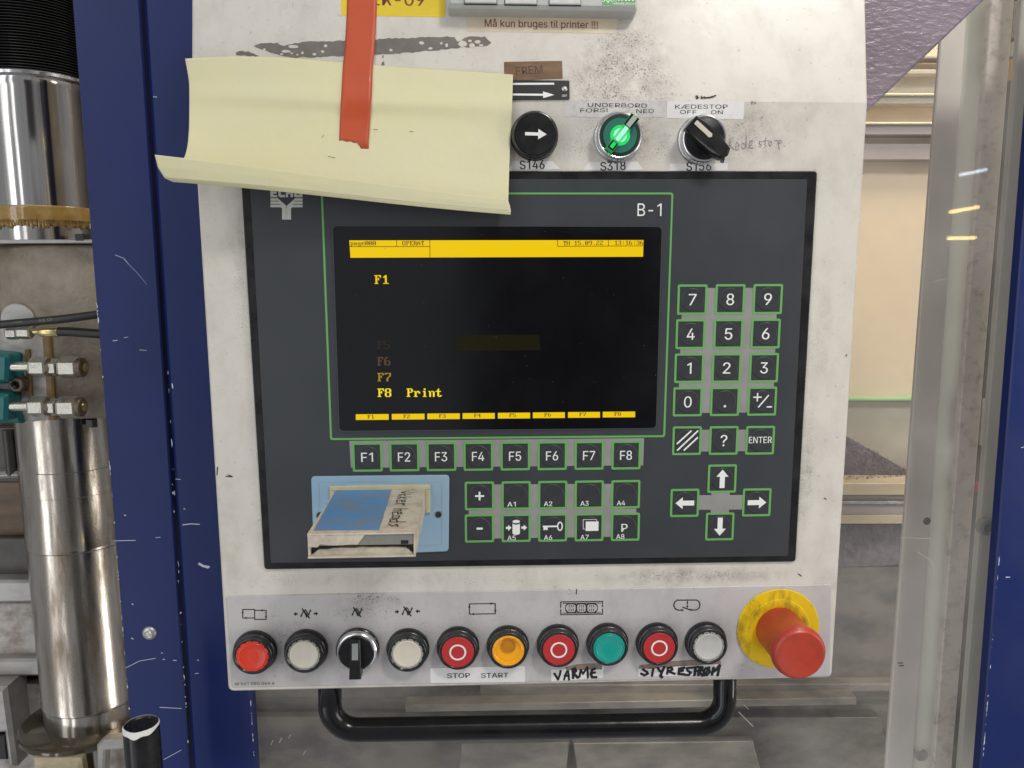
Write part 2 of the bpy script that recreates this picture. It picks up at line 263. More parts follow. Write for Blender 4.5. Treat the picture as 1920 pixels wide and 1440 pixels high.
GLYPHS['D'] = (502, [[(60, 0), (60, 509), (225, 509), (294, 501), (353, 478), (399, 441), (433, 391), (455, 329), (462, 255), (455, 181), (433, 119), (398, 68), (351, 31), (291, 8), (219, 0)],
    [(125, 57), (215, 57), (272, 63), (318, 81), (354, 110), (379, 149), (394, 198), (399, 255), (394, 312), (379, 361), (354, 399), (320, 428), (275, 446), (221, 452), (125, 452)]])
GLYPHS['1'] = (400, [[(276, 509), (276, 0), (212, 0), (212, 428), (80, 368), (80, 422), (226, 509)]])
def fill_glyphs():
    """flat meshes of all characters, filled like a 2D curve"""
    obs = []
    area2 = lambda P: sum(P[i - 1][0] * P[i][1] - P[i][0] * P[i - 1][1] for i in range(len(P)))
    for c, (adv, cs) in GLYPHS.items():
        # strokes that cross are filled one by one, letters with counters in one go
        sets = [cs] if any(area2(P) > 0 for P in cs) else [[P] for P in cs]
        for k, grp in enumerate(sets):
            cu = bpy.data.curves.new('glyph', 'CURVE'); cu.dimensions = '2D'; cu.fill_mode = 'BOTH'
            for pts in grp:
                sp_ = cu.splines.new('POLY'); sp_.points.add(len(pts) - 1); sp_.use_cyclic_u = True
                for p, (x, y) in zip(sp_.points, pts): p.co = (x / 1000, y / 1000, 0, 1)
            ob = bpy.data.objects.new('glyph', cu); COL.objects.link(ob); obs.append((c, k, ob))
    dg = bpy.context.evaluated_depsgraph_get(); dg.update(); out = {}
    for c, k, ob in obs:
        me = bpy.data.meshes.new_from_object(ob.evaluated_get(dg)); vs, fs = out.setdefault(c, ([], [])); b0 = len(vs)
        vs += [(v.co.x * 1000, v.co.y * 1000, k * 4e-6) for v in me.vertices]
        for p in me.polygons:
            t = [q + b0 for q in p.vertices]; a, b, d = (vs[q] for q in t[:3])
            fs.append(tuple(t) if (b[0] - a[0]) * (d[1] - a[1]) - (d[0] - a[0]) * (b[1] - a[1]) > 0 else tuple(reversed(t)))
        bpy.data.meshes.remove(me)
    for c, k, ob in obs:
        cu = ob.data; bpy.data.objects.remove(ob); bpy.data.curves.remove(cu)
    return out
TESS = fill_glyphs()
def glyph(ch): return TESS[ch]
def text(mb, s, L, Rt, cap, h, m=0, bold=0.0):
    """s set on the line from L to Rt (u, v), capitals cap metres high"""
    L, Rt = Vector(L), Vector(Rt); tot = 0; place = []
    for i, ch in enumerate(s):
        if ch == ' ': tot += 190; continue
        vs, _ = glyph(ch); place.append((ch, tot)); tot += GLYPHS[ch][0]
    x0 = min(p[0] for p in GLYPHS[s[0]][1][0]) if s[0] != ' ' else 0
    last = s.rstrip()[-1]; x1 = tot - GLYPHS[last][0] + max(p[0] for c in GLYPHS[last][1] for p in c)
    d = (Rt - L); sx = d.length / (x1 - x0); d.normalize(); n = Vector((-d.y, d.x)); sy = cap / 509.0
    for ch, off in place:
        vs, tr = glyph(ch)
        for k, o_ in enumerate((0.0,) if not bold else (0.0, -bold, bold)):
            pts = [L + d * ((x + off - x0) * sx + o_) + n * (y * sy) for x, y, _ in vs]
            mb.add([(p.x, p.y, h - k * 1.6e-5 + q[2]) for p, q in zip(pts, vs)], [t for t in tr], m)
    return mb
# screen characters, one byte per row (10 rows of capital height, three below)
BITS = {'F': 'FE66626878686060 60F0', '1': '1838781818181818187E', '2': '7CC6060C183060C0C6FE', '3': '7CC606063C060606C67C',
 '4': '0C1C3C6CCCFE0C0C0C1E', '5': 'FEC0C0C0FC060606C67C', '6': '3860C0C0FCC6C6C6C67C', '7': 'FEC606060C1830303030', '8': '7CC6C6C67CC6C6C6C67C',
 '9': '7CC6C6C67E0606060C78', '0': '7CC6C6CEDEF6E6C6C67C', '.': '00000000000000001818', ':': '00001818000000181800', 'P': 'FC6666667C60606060F0',
 'O': '7CC6C6C6C6C6C6C6C67C', 'E': 'FE6662687868606266FE', 'R': 'FC6666667C6C666666E6', 'A': '10386CC6C6FEC6C6C6C6', 'T': '7E7E5A1818181818183C',
 'H': 'C6C6C6C6FEC6C6C6C6C6', 'p': '000000DC66666666667C6060F0', 'a': '000000780C7CCCCCCC76', 'g': '00000076CCCCCCCCCC7C0CCC78',
 'e': '0000007CC6FEC0C0C67C', 'r': '000000DC7666606060F0', 'i': '1818003818181818183C', 'n': '000000DC666666666666', 't': '103030FC30303030361C'}
def pixels(mb, s, L, Rt, cap, h, m=0, cells=None):
    L, Rt = Vector(L), Vector(Rt); d = Rt - L; n_ = cells or len(s); cw = d.length / (n_ * 8); d.normalize(); n = Vector((-d.y, d.x)); ch_ = cap / 10
    for i, c in enumerate(s):
        if c == ' ': continue
        b = BITS[c].replace(' ', '')
        for r in range(len(b) // 2):
            row = int(b[2 * r:2 * r + 2], 16); x = 0
            while x < 8:
                if row >> (7 - x) & 1:
                    x2 = x
                    while x2 < 8 and row >> (7 - x2) & 1: x2 += 1
                    p = [L + d * ((i * 8 + xx) * cw) + n * ((10 - yy) * ch_) for xx, yy in ((x, r + 1), (x2, r + 1), (x2, r), (x, r))]
                    mb.add([(q.x, q.y, h) for q in p], [(0, 1, 2, 3)], m); x = x2
                else: x += 1
    return mb

# ---------------------------------------------------------------- materials
def nt(m):
    t = m.node_tree; return t, t.nodes, t.links
def mat(name, col, rough=0.5, metal=0.0, var=0.0, vs=30.0, dark=None, bump=0.0, bs=300.0, bd=0.001, stretch=(1, 1, 1), rvar=0.0, spec=0.5, coat=0.0, emit=None, es=1.0, trans=0.0, lo=0.4, hi=0.65):
    m = bpy.data.materials.new(name); m.use_nodes = True
    t, n, l = nt(m); b = n['Principled BSDF']
    b.inputs['Base Color'].default_value = (*col, 1); b.inputs['Roughness'].default_value = rough; b.inputs['Metallic'].default_value = metal
    b.inputs['Specular IOR Level'].default_value = spec; b.inputs['Coat Weight'].default_value = coat
    if emit: b.inputs['Emission Color'].default_value = (*emit, 1); b.inputs['Emission Strength'].default_value = es
    if trans: b.inputs['Transmission Weight'].default_value = trans
    tc = n.new('ShaderNodeTexCoord'); mp = n.new('ShaderNodeMapping'); mp.inputs['Scale'].default_value = stretch
    l.new(tc.outputs['Object'], mp.inputs[0])
    if var or rvar:
        z = n.new('ShaderNodeTexNoise'); z.inputs['Scale'].default_value = vs; z.inputs['Detail'].default_value = 6; z.inputs['Roughness'].default_value = 0.62
        l.new(mp.outputs[0], z.inputs['Vector'])
        r = n.new('ShaderNodeMapRange'); r.inputs[1].default_value = lo; r.inputs[2].default_value = hi; l.new(z.outputs[0], r.inputs[0])
        if var:
            x = n.new('ShaderNodeMix'); x.data_type = 'RGBA'; x.inputs[6].default_value = (*col, 1)
            dk = dark or tuple(c * 0.5 for c in col); x.inputs[7].default_value = (*dk, 1)
            k = n.new('ShaderNodeMath'); k.operation = 'MULTIPLY'; k.inputs[1].default_value = var; l.new(r.outputs[0], k.inputs[0])
            l.new(k.outputs[0], x.inputs[0]); l.new(x.outputs[2], b.inputs['Base Color'])
        if rvar:
            q = n.new('ShaderNodeMapRange'); q.inputs[3].default_value = max(0.02, rough - rvar); q.inputs[4].default_value = rough + rvar
            l.new(r.outputs[0], q.inputs[0]); l.new(q.outputs[0], b.inputs['Roughness'])
    if bump:
        z = n.new('ShaderNodeTexNoise'); z.inputs['Scale'].default_value = bs; z.inputs['Detail'].default_value = 4; l.new(mp.outputs[0], z.inputs['Vector'])
        u = n.new('ShaderNodeBump'); u.inputs['Strength'].default_value = bump; u.inputs['Distance'].default_value = bd
        l.new(z.outputs[0], u.inputs['Height']); l.new(u.outputs[0], b.inputs['Normal'])
    return m

def worn_paint(name, col, stain, spots, soft, rough=0.29, grain=0.02):
    """painted steel with fine specks and smears; spots / soft: (u, v, radius u, radius v, strength) on the face"""
    m = bpy.data.materials.new(name); m.use_nodes = True; t, n, l = nt(m); b = n['Principled BSDF']
    tc = n.new('ShaderNodeTexCoord')
    def math_(op, a, c):
        k = n.new('ShaderNodeMath'); k.operation = op
        for i, v in enumerate((a, c)):
            if isinstance(v, (int, float)): k.inputs[i].default_value = v
            else: l.new(v, k.inputs[i])
        return k.outputs[0]
    def blob(u, v, ru, rv, st):
        mp = n.new('ShaderNodeMapping'); mp.vector_type = 'POINT'; mp.inputs['Scale'].default_value = (1 / ru, 1 / rv, 0)
        mp.inputs['Location'].default_value = (-u / ru, -v / rv, 0); l.new(tc.outputs['Object'], mp.inputs[0])
        q = n.new('ShaderNodeVectorMath'); q.operation = 'LENGTH'; l.new(mp.outputs[0], q.inputs[0])
        r = n.new('ShaderNodeMapRange'); r.interpolation_type = 'SMOOTHERSTEP'; r.inputs[1].default_value = 1.0; r.inputs[2].default_value = 0.15; r.inputs[3].default_value = 0; r.inputs[4].default_value = st
        l.new(q.outputs['Value'], r.inputs[0]); return r.outputs[0]
    def noise(scale, det, rgh=0.6, sx=1, sy=1):
        mp = n.new('ShaderNodeMapping'); mp.inputs['Scale'].default_value = (sx, sy, 1); l.new(tc.outputs['Object'], mp.inputs[0])
        z = n.new('ShaderNodeTexNoise'); z.inputs['Scale'].default_value = scale; z.inputs['Detail'].default_value = det; z.inputs['Roughness'].default_value = rgh
        l.new(mp.outputs[0], z.inputs['Vector']); return z.outputs[0]
    def rng(x, a, c, o0=0.0, o1=1.0):
        r = n.new('ShaderNodeMapRange'); r.inputs[1].default_value = a; r.inputs[2].default_value = c; r.inputs[3].default_value = o0; r.inputs[4].default_value = o1; l.new(x, r.inputs[0]); return r.outputs[0]
    sp = 0.0
    for s_ in spots: sp = math_('ADD', blob(*s_), sp)
    so = 0.0
    for s_ in soft: so = math_('ADD', blob(*s_), so)
    speck = noise(820, 4, 0.6); spk = rng(speck, 0.53, 0.64)
    thr = math_('MULTIPLY', spk, math_('MINIMUM', math_('MULTIPLY', sp, rng(noise(70, 4), 0.35, 0.65)), 1.0))
    smear = math_('MULTIPLY', so, rng(noise(95, 6, 0.7), 0.36, 0.68))
    gen = math_('MULTIPLY', rng(noise(38, 7, 0.68, 1.0, 0.6), 0.46, 0.75), 0.26)
    fine = math_('MULTIPLY', rng(noise(260, 3, 0.5), 0.66, 0.74), 0.28)
    dirt = math_('MINIMUM', math_('ADD', math_('ADD', thr, smear), math_('ADD', gen, fine)), 0.92)
    x = n.new('ShaderNodeMix'); x.data_type = 'RGBA'; x.inputs[6].default_value = (*col, 1); x.inputs[7].default_value = (*stain, 1)
    l.new(dirt, x.inputs[0]); l.new(x.outputs[2], b.inputs['Base Color'])
    l.new(math_('ADD', math_('MULTIPLY', dirt, 0.3), rng(noise(30, 5), 0.3, 0.7, rough - 0.07, rough + 0.09)), b.inputs['Roughness'])
    u = n.new('ShaderNodeBump'); u.inputs['Strength'].default_value = 0.12; u.inputs['Distance'].default_value = 0.0006
    l.new(noise(150, 4, 0.5), u.inputs['Height']); l.new(u.outputs[0], b.inputs['Normal'])
    return m
def glow(name, col, s):
    m = bpy.data.materials.new(name); m.use_nodes = True; b = m.node_tree.nodes['Principled BSDF']
    b.inputs['Base Color'].default_value = (0.003, 0.003, 0.003, 1); b.inputs['Roughness'].default_value = 0.2; b.inputs['Specular IOR Level'].default_value = 0.3
    b.inputs['Emission Color'].default_value = (*col, 1); b.inputs['Emission Strength'].default_value = s; return m
def sp(px, py, rx, ry, s, up=False):
    u, v = (UPPER if up else FRONT).uv(px, py)
    if up: v = v * math.cos(TILT) + BEND
    return (u, v, rx * PX, ry * PX, s)

m_box = worn_paint('worn_white_paint', (0.645, 0.61, 0.55), (0.15, 0.125, 0.105),
    [sp(1170, 130, 120, 150, 0.95, True), sp(1150, 40, 70, 90, 0.5, True), sp(1080, 255, 60, 70, 0.6), sp(1220, 265, 60, 70, 0.9), sp(1400, 250, 70, 80, 0.7), sp(1120, 165, 220, 60, 0.6),
     sp(1528, 640, 26, 110, 0.5), sp(1510, 900, 24, 170, 0.8), sp(1525, 330, 60, 40, 0.3), sp(455, 560, 24, 330, 0.5), sp(500, 1085, 100, 22, 0.5), sp(1300, 1078, 200, 20, 0.7), sp(900, 1090, 300, 18, 0.4),
     sp(560, 8, 80, 16, 0.5, True)],
    [sp(1400, 262, 130, 80, 0.34), sp(1175, 120, 150, 150, 0.34, True), sp(1160, 265, 130, 70, 0.25), sp(1220, 240, 200, 120, 0.18), sp(1505, 880, 40, 220, 0.30), sp(1300, 1080, 300, 30, 0.5), sp(960, 1285, 560, 24, 0.3), sp(1480, 200, 160, 60, 0.2), sp(640, 330, 120, 60, 0.2), sp(430, 1000, 40, 160, 0.22), sp(1000, 290, 70, 40, 0.3), sp(700, 1085, 300, 22, 0.2), sp(1545, 620, 22, 150, 0.3),
     sp(1560, 1090, 50, 30, 0.3), sp(450, 470, 26, 160, 0.3), sp(1060, 150, 140, 90, 0.2, True), sp(520, 80, 90, 30, 0.2, True)])
m_plate = worn_paint('grey_lilac_paint', (0.50, 0.475, 0.475), (0.10, 0.085, 0.08),
    [sp(700, 1122, 70, 16, 2.2), sp(690, 1148, 130, 20, 0.7), sp(540, 1180, 60, 40, 0.6), sp(900, 1180, 500, 50, 0.35), sp(1070, 1108, 14, 20, 0.9)],
    [sp(560, 1190, 120, 50, 0.35), sp(690, 1130, 110, 26, 0.3), sp(900, 1235, 520, 40, 0.22), sp(1200, 1190, 200, 60, 0.22), sp(1330, 1290, 100, 30, 0.2)], rough=0.42)
m_black = mat('black_plastic', (0.009, 0.009, 0.010), 0.36, spec=0.35, rvar=0.1, var=0.3, dark=(0.03, 0.03, 0.03), vs=60)
m_membrane = mat('slate_membrane', (0.034, 0.039, 0.045), 0.47, var=0.35, vs=14, dark=(0.040, 0.045, 0.051), bump=0.10, bs=1600, bd=0.0002, rvar=0.05)
m_key = mat('dark_key', (0.028, 0.031, 0.036), 0.42, var=0.5, vs=70, dark=(0.042, 0.045, 0.048), bump=0.06, bs=1500, bd=0.0002)
m_green = mat('green_print', (0.13, 0.37, 0.10), 0.5)
m_field = mat('grey_print', (0.27, 0.27, 0.255), 0.5, var=0.5, vs=60, dark=(0.20, 0.20, 0.19))
m_white = mat('white_print', (0.78, 0.78, 0.76), 0.5)
m_ink = mat('black_ink', (0.012, 0.011, 0.013), 0.5)
m_pencil = mat('violet_pencil', (0.16, 0.12, 0.15), 0.7, var=0.9, vs=500, dark=(0.45, 0.42, 0.4))
m_maroon = mat('maroon_ink', (0.17, 0.03, 0.02), 0.5)
m_glass = mat('screen_glass', (0.003, 0.0033, 0.0045), 0.16, spec=0.65, rvar=0.04, vs=20)
m_glow = glow('amber_pixels', (0.93, 0.62, 0.002), 0.92)
m_glow_hi = glow('bright_pixels', (1.0, 0.76, 0.02), 0.98)
m_glow_mid = glow('dim_pixels', (1.0, 0.62, 0.06), 0.34)
m_glow_low = glow('faded_pixels', (1.0, 0.68, 0.25), 0.085)
m_glow_faint = glow('faint_pixels', (1.0, 0.8, 0.4), 0.022)
m_ghost = glow('ghost_window', (1.0, 0.86, 0.06), 0.0085)
m_pixdark = mat('pixel_off', (0.16, 0.07, 0.003), 0.4)
m_rubber = mat('dark_rubber', (0.014, 0.015, 0.018), 0.24, spec=0.42, var=0.5, vs=120, dark=(0.05, 0.048, 0.045), rvar=0.08, bump=0.1, bs=500, bd=0.0004)
m_chrome = mat('chrome', (0.72, 0.72, 0.73), 0.25, 1.0, rvar=0.06, vs=90)
m_red_cap = mat('red_cap', (0.48, 0.030, 0.032), 0.42, var=0.25, vs=60)
m_red_lens = mat('red_lens', (0.66, 0.045, 0.018), 0.3, coat=0.1, emit=(1, 0.05, 0.02), es=0.03)
m_white_lens = mat('cream_lens', (0.66, 0.62, 0.52), 0.38, var=0.2, vs=50, coat=0.3)
m_white_lens2 = mat('grey_white_lens', (0.56, 0.55, 0.52), 0.38, var=0.25, vs=90, coat=0.3)
m_clear = mat('clear_rim', (0.32, 0.31, 0.28), 0.2, coat=0.6)
m_amber = mat('amber_lens', (0.80, 0.36, 0.012), 0.25, coat=0.7, emit=(1, 0.42, 0.01), es=0.10)
m_amber_dark = mat('amber_shade', (0.50, 0.20, 0.01), 0.3, coat=0.6)
m_teal_lens = mat('teal_lens', (0.008, 0.30, 0.25), 0.27, coat=0.6, emit=(0.0, 0.5, 0.4), es=0.03)
m_stop_head = mat('red_stop_plastic', (0.47, 0.052, 0.026), 0.40, var=0.7, vs=45, dark=(0.29, 0.032, 0.02), rvar=0.06, bump=0.05, bs=400, bd=0.0003)
m_stop_disc = mat('yellow_disc', (0.74, 0.50, 0.003), 0.45, var=1.0, vs=85, dark=(0.16, 0.11, 0.02), lo=0.48, hi=0.74, stretch=(1, .6, 1))
m_paper = mat('yellow_paper', (0.70, 0.655, 0.40), 0.6, var=0.4, vs=16, dark=(0.66, 0.63, 0.46), bump=0.22, bs=38, bd=0.005)
m_tape = mat('orange_tape', (0.60, 0.095, 0.03), 0.42, var=0.35, vs=60, dark=(0.48, 0.06, 0.02), stretch=(1, 0.4, 1), bump=0.3, bs=120, bd=0.0006, coat=0.05)
m_label = mat('label_tape', (0.72, 0.70, 0.70), 0.42, var=0.35, vs=160, dark=(0.50, 0.48, 0.47), lo=0.5, hi=0.75, bump=0.08, bs=200)
m_label_grey = mat('old_label_tape', (0.60, 0.575, 0.56), 0.4, var=0.6, vs=170, dark=(0.36, 0.33, 0.31), lo=0.48, hi=0.7, bump=0.1, bs=200)
m_yellow_tag = mat('yellow_sticker', (0.80, 0.58, 0.03), 0.35, var=0.2, vs=30)
m_cream_tag = mat('cream_sticker', (0.66, 0.56, 0.42), 0.32, var=0.25, vs=60, bump=0.25, bs=130, bd=0.0008)
m_brown_tag = mat('brown_sticker', (0.20, 0.105, 0.045), 0.4, var=0.7, vs=130, dark=(0.08, 0.04, 0.02), stretch=(0.3, 1, 1))
m_brown_ink = mat('brown_ink', (0.055, 0.03, 0.018), 0.5)
m_sign = mat('black_sign', (0.012, 0.012, 0.013), 0.35)
m_glue = mat('glue_residue', (0.145, 0.125, 0.11), 0.55, var=0.6, vs=110, dark=(0.20, 0.18, 0.165))
m_case = mat('grey_case', (0.46, 0.47, 0.45), 0.42, var=0.2, vs=40)
m_case_key = mat('light_case_key', (0.58, 0.57, 0.55), 0.4, var=0.3, vs=150)
m_logo_green = mat('green_logo', (0.09, 0.36, 0.085), 0.45)
m_slot = mat('pale_blue_plastic', (0.25, 0.39, 0.52), 0.35, var=0.5, vs=22, dark=(0.34, 0.43, 0.47), coat=0.3)
m_slot_frame = mat('yellowed_plastic', (0.52, 0.48, 0.32), 0.4, var=0.3, vs=60)
m_card = mat('worn_cardboard', (0.60, 0.53, 0.43), 0.55, var=0.85, vs=70, dark=(0.24, 0.19, 0.14), lo=0.45, hi=0.8, bump=0.3, bs=120, bd=0.001)
m_card_blue = mat('worn_blue_label', (0.10, 0.26, 0.52), 0.45, var=1.0, vs=48, dark=(0.20, 0.235, 0.26), bump=0.35, bs=110, bd=0.0014, lo=0.42, hi=0.66)
m_tin = mat('tin', (0.42, 0.42, 0.38), 0.4, 0.7, var=0.6, vs=90, dark=(0.22, 0.21, 0.18), rvar=0.1)
m_screw = mat('dark_screw', (0.05, 0.045, 0.04), 0.45, 0.6)
m_blue = mat('blue_enamel', (0.0075, 0.0185, 0.112), 0.36, var=0.55, vs=9, dark=(0.012, 0.024, 0.098), bump=0.08, bs=700, bd=0.0003, rvar=0.06, spec=0.30)
m_chip = mat('chipped_primer', (0.58, 0.62, 0.70), 0.6)
m_scratch = mat('scratched_blue', (0.20, 0.25, 0.42), 0.6)
m_steel_bolt = mat('zinc_bolt', (0.55, 0.54, 0.52), 0.38, 0.8, var=0.4, vs=200)
m_lilac = mat('lilac_hammer_paint', (0.25, 0.20, 0.24), 0.30, var=0.35, vs=18, bump=0.45, bs=210, bd=0.003, stretch=(0.55, 1.25, 1))
m_bellows = mat('bellows_black', (0.010, 0.010, 0.009), 0.30, coat=0.2)
m_rod = mat('polished_rod', (0.60, 0.585, 0.57), 0.2, 1.0, rvar=0.09, vs=26, stretch=(5, 0.10, 5), var=0.7, dark=(0.40, 0.37, 0.33), bump=0.05, bs=40, bd=0.001)
m_rod_old = mat('stained_rod', (0.54, 0.50, 0.45), 0.27, 1.0, rvar=0.12, vs=15, stretch=(3.5, 0.6, 3.5), var=1.0, dark=(0.20, 0.155, 0.115), bump=0.06, bs=40, bd=0.001)
m_oil = mat('amber_grease', (0.30, 0.17, 0.035), 0.15, var=0.6, vs=90, dark=(0.42, 0.30, 0.10), coat=0.8, bump=0.4, bs=140, bd=0.002)
m_cast = mat('cast_iron_paint', (0.32, 0.275, 0.215), 0.5, var=1.0, vs=17, dark=(0.17, 0.135, 0.095), bump=0.6, bs=240, bd=0.002, coat=0.08)
m_cast_pale = mat('pale_cast', (0.50, 0.48, 0.46), 0.5, var=0.9, vs=48, dark=(0.24, 0.19, 0.15), bump=0.3, bs=200, bd=0.0012)
m_seam = mat('brown_seam', (0.26, 0.165, 0.065), 0.5, var=0.6, vs=110, dark=(0.15, 0.09, 0.04))
m_hose = mat('black_hose', (0.014, 0.013, 0.012), 0.42)
m_hose_ink = mat('faded_hose_print', (0.23, 0.24, 0.14), 0.6)
m_zinc = mat('zinc_fitting', (0.58, 0.57, 0.52), 0.30, 0.85, var=0.5, vs=110, dark=(0.40, 0.35, 0.25), rvar=0.1)
m_brass = mat('brass_fitting', (0.60, 0.50, 0.24), 0.28, 0.9, var=0.3, vs=120)
m_teal = mat('teal_valve_paint', (0.008, 0.145, 0.15), 0.42, var=0.3, vs=50)
m_bolt = mat('brown_bolt', (0.15, 0.115, 0.085), 0.45, 0.5, var=0.5, vs=200)
m_dkmetal = mat('dark_metal', (0.055, 0.053, 0.05), 0.4, 0.5, var=0.5, vs=40, dark=(0.10, 0.09, 0.08))
m_grmetal = mat('grey_ledge_steel', (0.40, 0.39, 0.37), 0.42, 0.4, var=0.6, vs=50, dark=(0.22, 0.20, 0.18), stretch=(0.4, 1, 1))
m_board = mat('brown_board', (0.16, 0.095, 0.05), 0.5, var=0.8, vs=30, dark=(0.05, 0.032, 0.02), stretch=(0.35, 1.5, 1))
m_amberwall = mat('amber_wall', (0.80, 0.44, 0.08), 0.55, var=0.3, vs=6)
m_darkback = mat('dark_interior', (0.035, 0.03, 0.026), 0.6, var=0.5, vs=12)
m_beige = mat('beige_panel', (0.66, 0.54, 0.39), 0.42, var=0.22, vs=9, dark=(0.57, 0.47, 0.36), bump=0.05, bs=50)
m_beige2 = mat('beige_edge', (0.74, 0.66, 0.50), 0.35)
m_mauve = mat('mauve_steel', (0.36, 0.31, 0.30), 0.45, var=0.4, vs=22, dark=(0.28, 0.24, 0.235), stretch=(0.4, 1.6, 1))
m_vent = mat('grey_vent', (0.43, 0.40, 0.34), 0.5)
m_greytan = mat('grey_tan_panel', (0.40, 0.365, 0.29), 0.5, var=0.3, vs=14)
m_greentrim = mat('green_trim', (0.30, 0.50, 0.23), 0.5)
m_granule = mat('dark_granules', (0.11, 0.092, 0.112), 0.6, var=0.8, vs=40, dark=(0.17, 0.145, 0.165), bump=0.7, bs=90, bd=0.006)
m_wood = mat('pale_timber', (0.52, 0.43, 0.30), 0.55, var=0.5, vs=30, dark=(0.36, 0.28, 0.19), stretch=(0.3, 2, 1))
m_tray = mat('oily_tray', (0.20, 0.18, 0.155), 0.42, var=1.0, vs=16, dark=(0.075, 0.07, 0.068), stretch=(0.7, 1.2, 1))
m_trayl = mat('pale_tray', (0.27, 0.245, 0.21), 0.4, var=1.0, vs=18, dark=(0.12, 0.11, 0.10), stretch=(0.6, 1.3, 1))
m_strip = mat('lilac_grey_strip', (0.76, 0.70, 0.655), 0.42, var=0.5, vs=11, dark=(0.64, 0.60, 0.57), stretch=(1.8, 0.5, 1))
m_strip2 = mat('greenish_strip', (0.62, 0.63, 0.58), 0.36, var=0.4, vs=10, dark=(0.42, 0.44, 0.41), stretch=(2, 0.4, 1))
m_speck = mat('pitted_steel', (0.66, 0.60, 0.54), 0.45, 0.0, var=0.9, vs=75, dark=(0.34, 0.29, 0.26), bump=0.4, bs=160, bd=0.001, lo=0.5, hi=0.72)
m_postgrey = mat('grey_beige_post', (0.50, 0.48, 0.42), 0.45, var=0.35, vs=14, dark=(0.40, 0.385, 0.335), stretch=(1.5, 0.5, 1))
m_rackd = mat('rack_dark', (0.06, 0.055, 0.05), 0.5)
m_rackl = mat('rack_tooth', (0.60, 0.51, 0.36), 0.5)
m_redbit = mat('red_clip', (0.55, 0.06, 0.04), 0.5)
def pane_material():
    m = bpy.data.materials.new('scuffed_acrylic'); m.use_nodes = True; t, n, l = nt(m); n.clear()
    o = n.new('ShaderNodeOutputMaterial'); tr = n.new('ShaderNodeBsdfTransparent'); tr.inputs[0].default_value = (0.985, 0.985, 0.975, 1)
    df = n.new('ShaderNodeBsdfDiffuse'); df.inputs[0].default_value = (0.55, 0.52, 0.50, 1)
    gl = n.new('ShaderNodeBsdfGlossy'); gl.inputs['Roughness'].default_value = 0.02
    fr = n.new('ShaderNodeFresnel'); fr.inputs[0].default_value = 1.42
    tc = n.new('ShaderNodeTexCoord'); z = n.new('ShaderNodeTexNoise'); z.inputs['Scale'].default_value = 9; z.inputs['Detail'].default_value = 7; l.new(tc.outputs['Object'], z.inputs['Vector'])
    r = n.new('ShaderNodeMapRange'); r.inputs[1].default_value = 0.40; r.inputs[2].default_value = 0.72; r.inputs[3].default_value = 0.03; r.inputs[4].default_value = 0.16; l.new(z.outputs[0], r.inputs[0])
    a = n.new('ShaderNodeMixShader'); b = n.new('ShaderNodeMixShader')
    l.new(r.outputs[0], a.inputs[0]); l.new(tr.outputs[0], a.inputs[1]); l.new(df.outputs[0], a.inputs[2])
    ge = n.new('ShaderNodeNewGeometry'); fk = n.new('ShaderNodeMath'); fk.operation = 'SUBTRACT'; fk.inputs[0].default_value = 1.0; l.new(ge.outputs['Backfacing'], fk.inputs[1])
    fm = n.new('ShaderNodeMath'); fm.operation = 'MULTIPLY'; l.new(fr.outputs[0], fm.inputs[0]); l.new(fk.outputs[0], fm.inputs[1])   # only the air side mirrors
    l.new(fm.outputs[0], b.inputs[0]); l.new(a.outputs[0], b.inputs[1]); l.new(gl.outputs[0], b.inputs[2]); l.new(b.outputs[0], o.inputs[0])
    return m
m_pane = pane_material()
m_lampw = glow('lamp_warm', (1.0, 0.72, 0.22), 40.0)
m_lampc = glow('lamp_cool', (0.72, 0.84, 1.0), 26.0)

m_tape.node_tree.nodes['Principled BSDF'].inputs['Alpha'].default_value = 0.86      # the tape is see-through

# ================================================================ the control box
cbox = thing('control_box', 'worn white steel control box with rows of push buttons and a black grab handle', 'control box')
def shell():
    mb = MB()
    low = [F(359.5, 187), F(428, 1297), F(1560, 1271), F(1627.5, 187)]
    low[0] = (low[0][0], BEND); low[3] = (low[3][0], BEND)
    uL, vL = UPPER.uv(359.5, -90); uR, vR = UPPER.uv(1621, -90)
    ct, st = math.cos(TILT), math.sin(TILT)
    rc = rpoly(low, [0, 4.5 * MM, 4.5 * MM, 0], 6)         # counter-clockwise from the left bend corner
    k0 = min(range(len(rc)), key=lambda i: (rc[i][0] - low[0][0]) ** 2 + (rc[i][1] - BEND) ** 2)
    rc = rc[k0:] + rc[:k0]
    c = 1.3 * MM
    outer = [(uL, BEND + vL * ct, -vL * st)] + [(u, v, 0) for u, v in rc] + [(uR, BEND + vR * ct, -vR * st)]
    ins = inset([(u, v) for u, v, h in outer], c)
    n = len(outer); V = []
    for (u, v, h) in outer: V.append((u, v, h - c))
    for (u, v), (_, _, h) in zip(ins, outer): V.append((u, v, h))
    V[n] = (ins[0][0], outer[0][1], outer[0][2]); V[2 * n - 1] = (ins[-1][0], outer[-1][1], outer[-1][2])
    V[n + 1] = (ins[1][0], BEND, 0); V[2 * n - 2] = (ins[-2][0], BEND, 0)
    for (u, v, h) in outer: V.append((u, v, -0.062))
    f = []
    for i in range(n - 1):
        f.append((i, i + 1, n + i + 1, n + i)); f.append((2 * n + i, 2 * n + i + 1, i + 1, i))
    f.append((n, n + 1, 2 * n - 2, 2 * n - 1))
    f.append(tuple(n + i for i in range(1, n - 1)))
    f.append(tuple(2 * n + i for i in reversed(range(n))))
    mb.add(V, f, 0)
    return mb
build('shell', shell(), m_box, cbox)
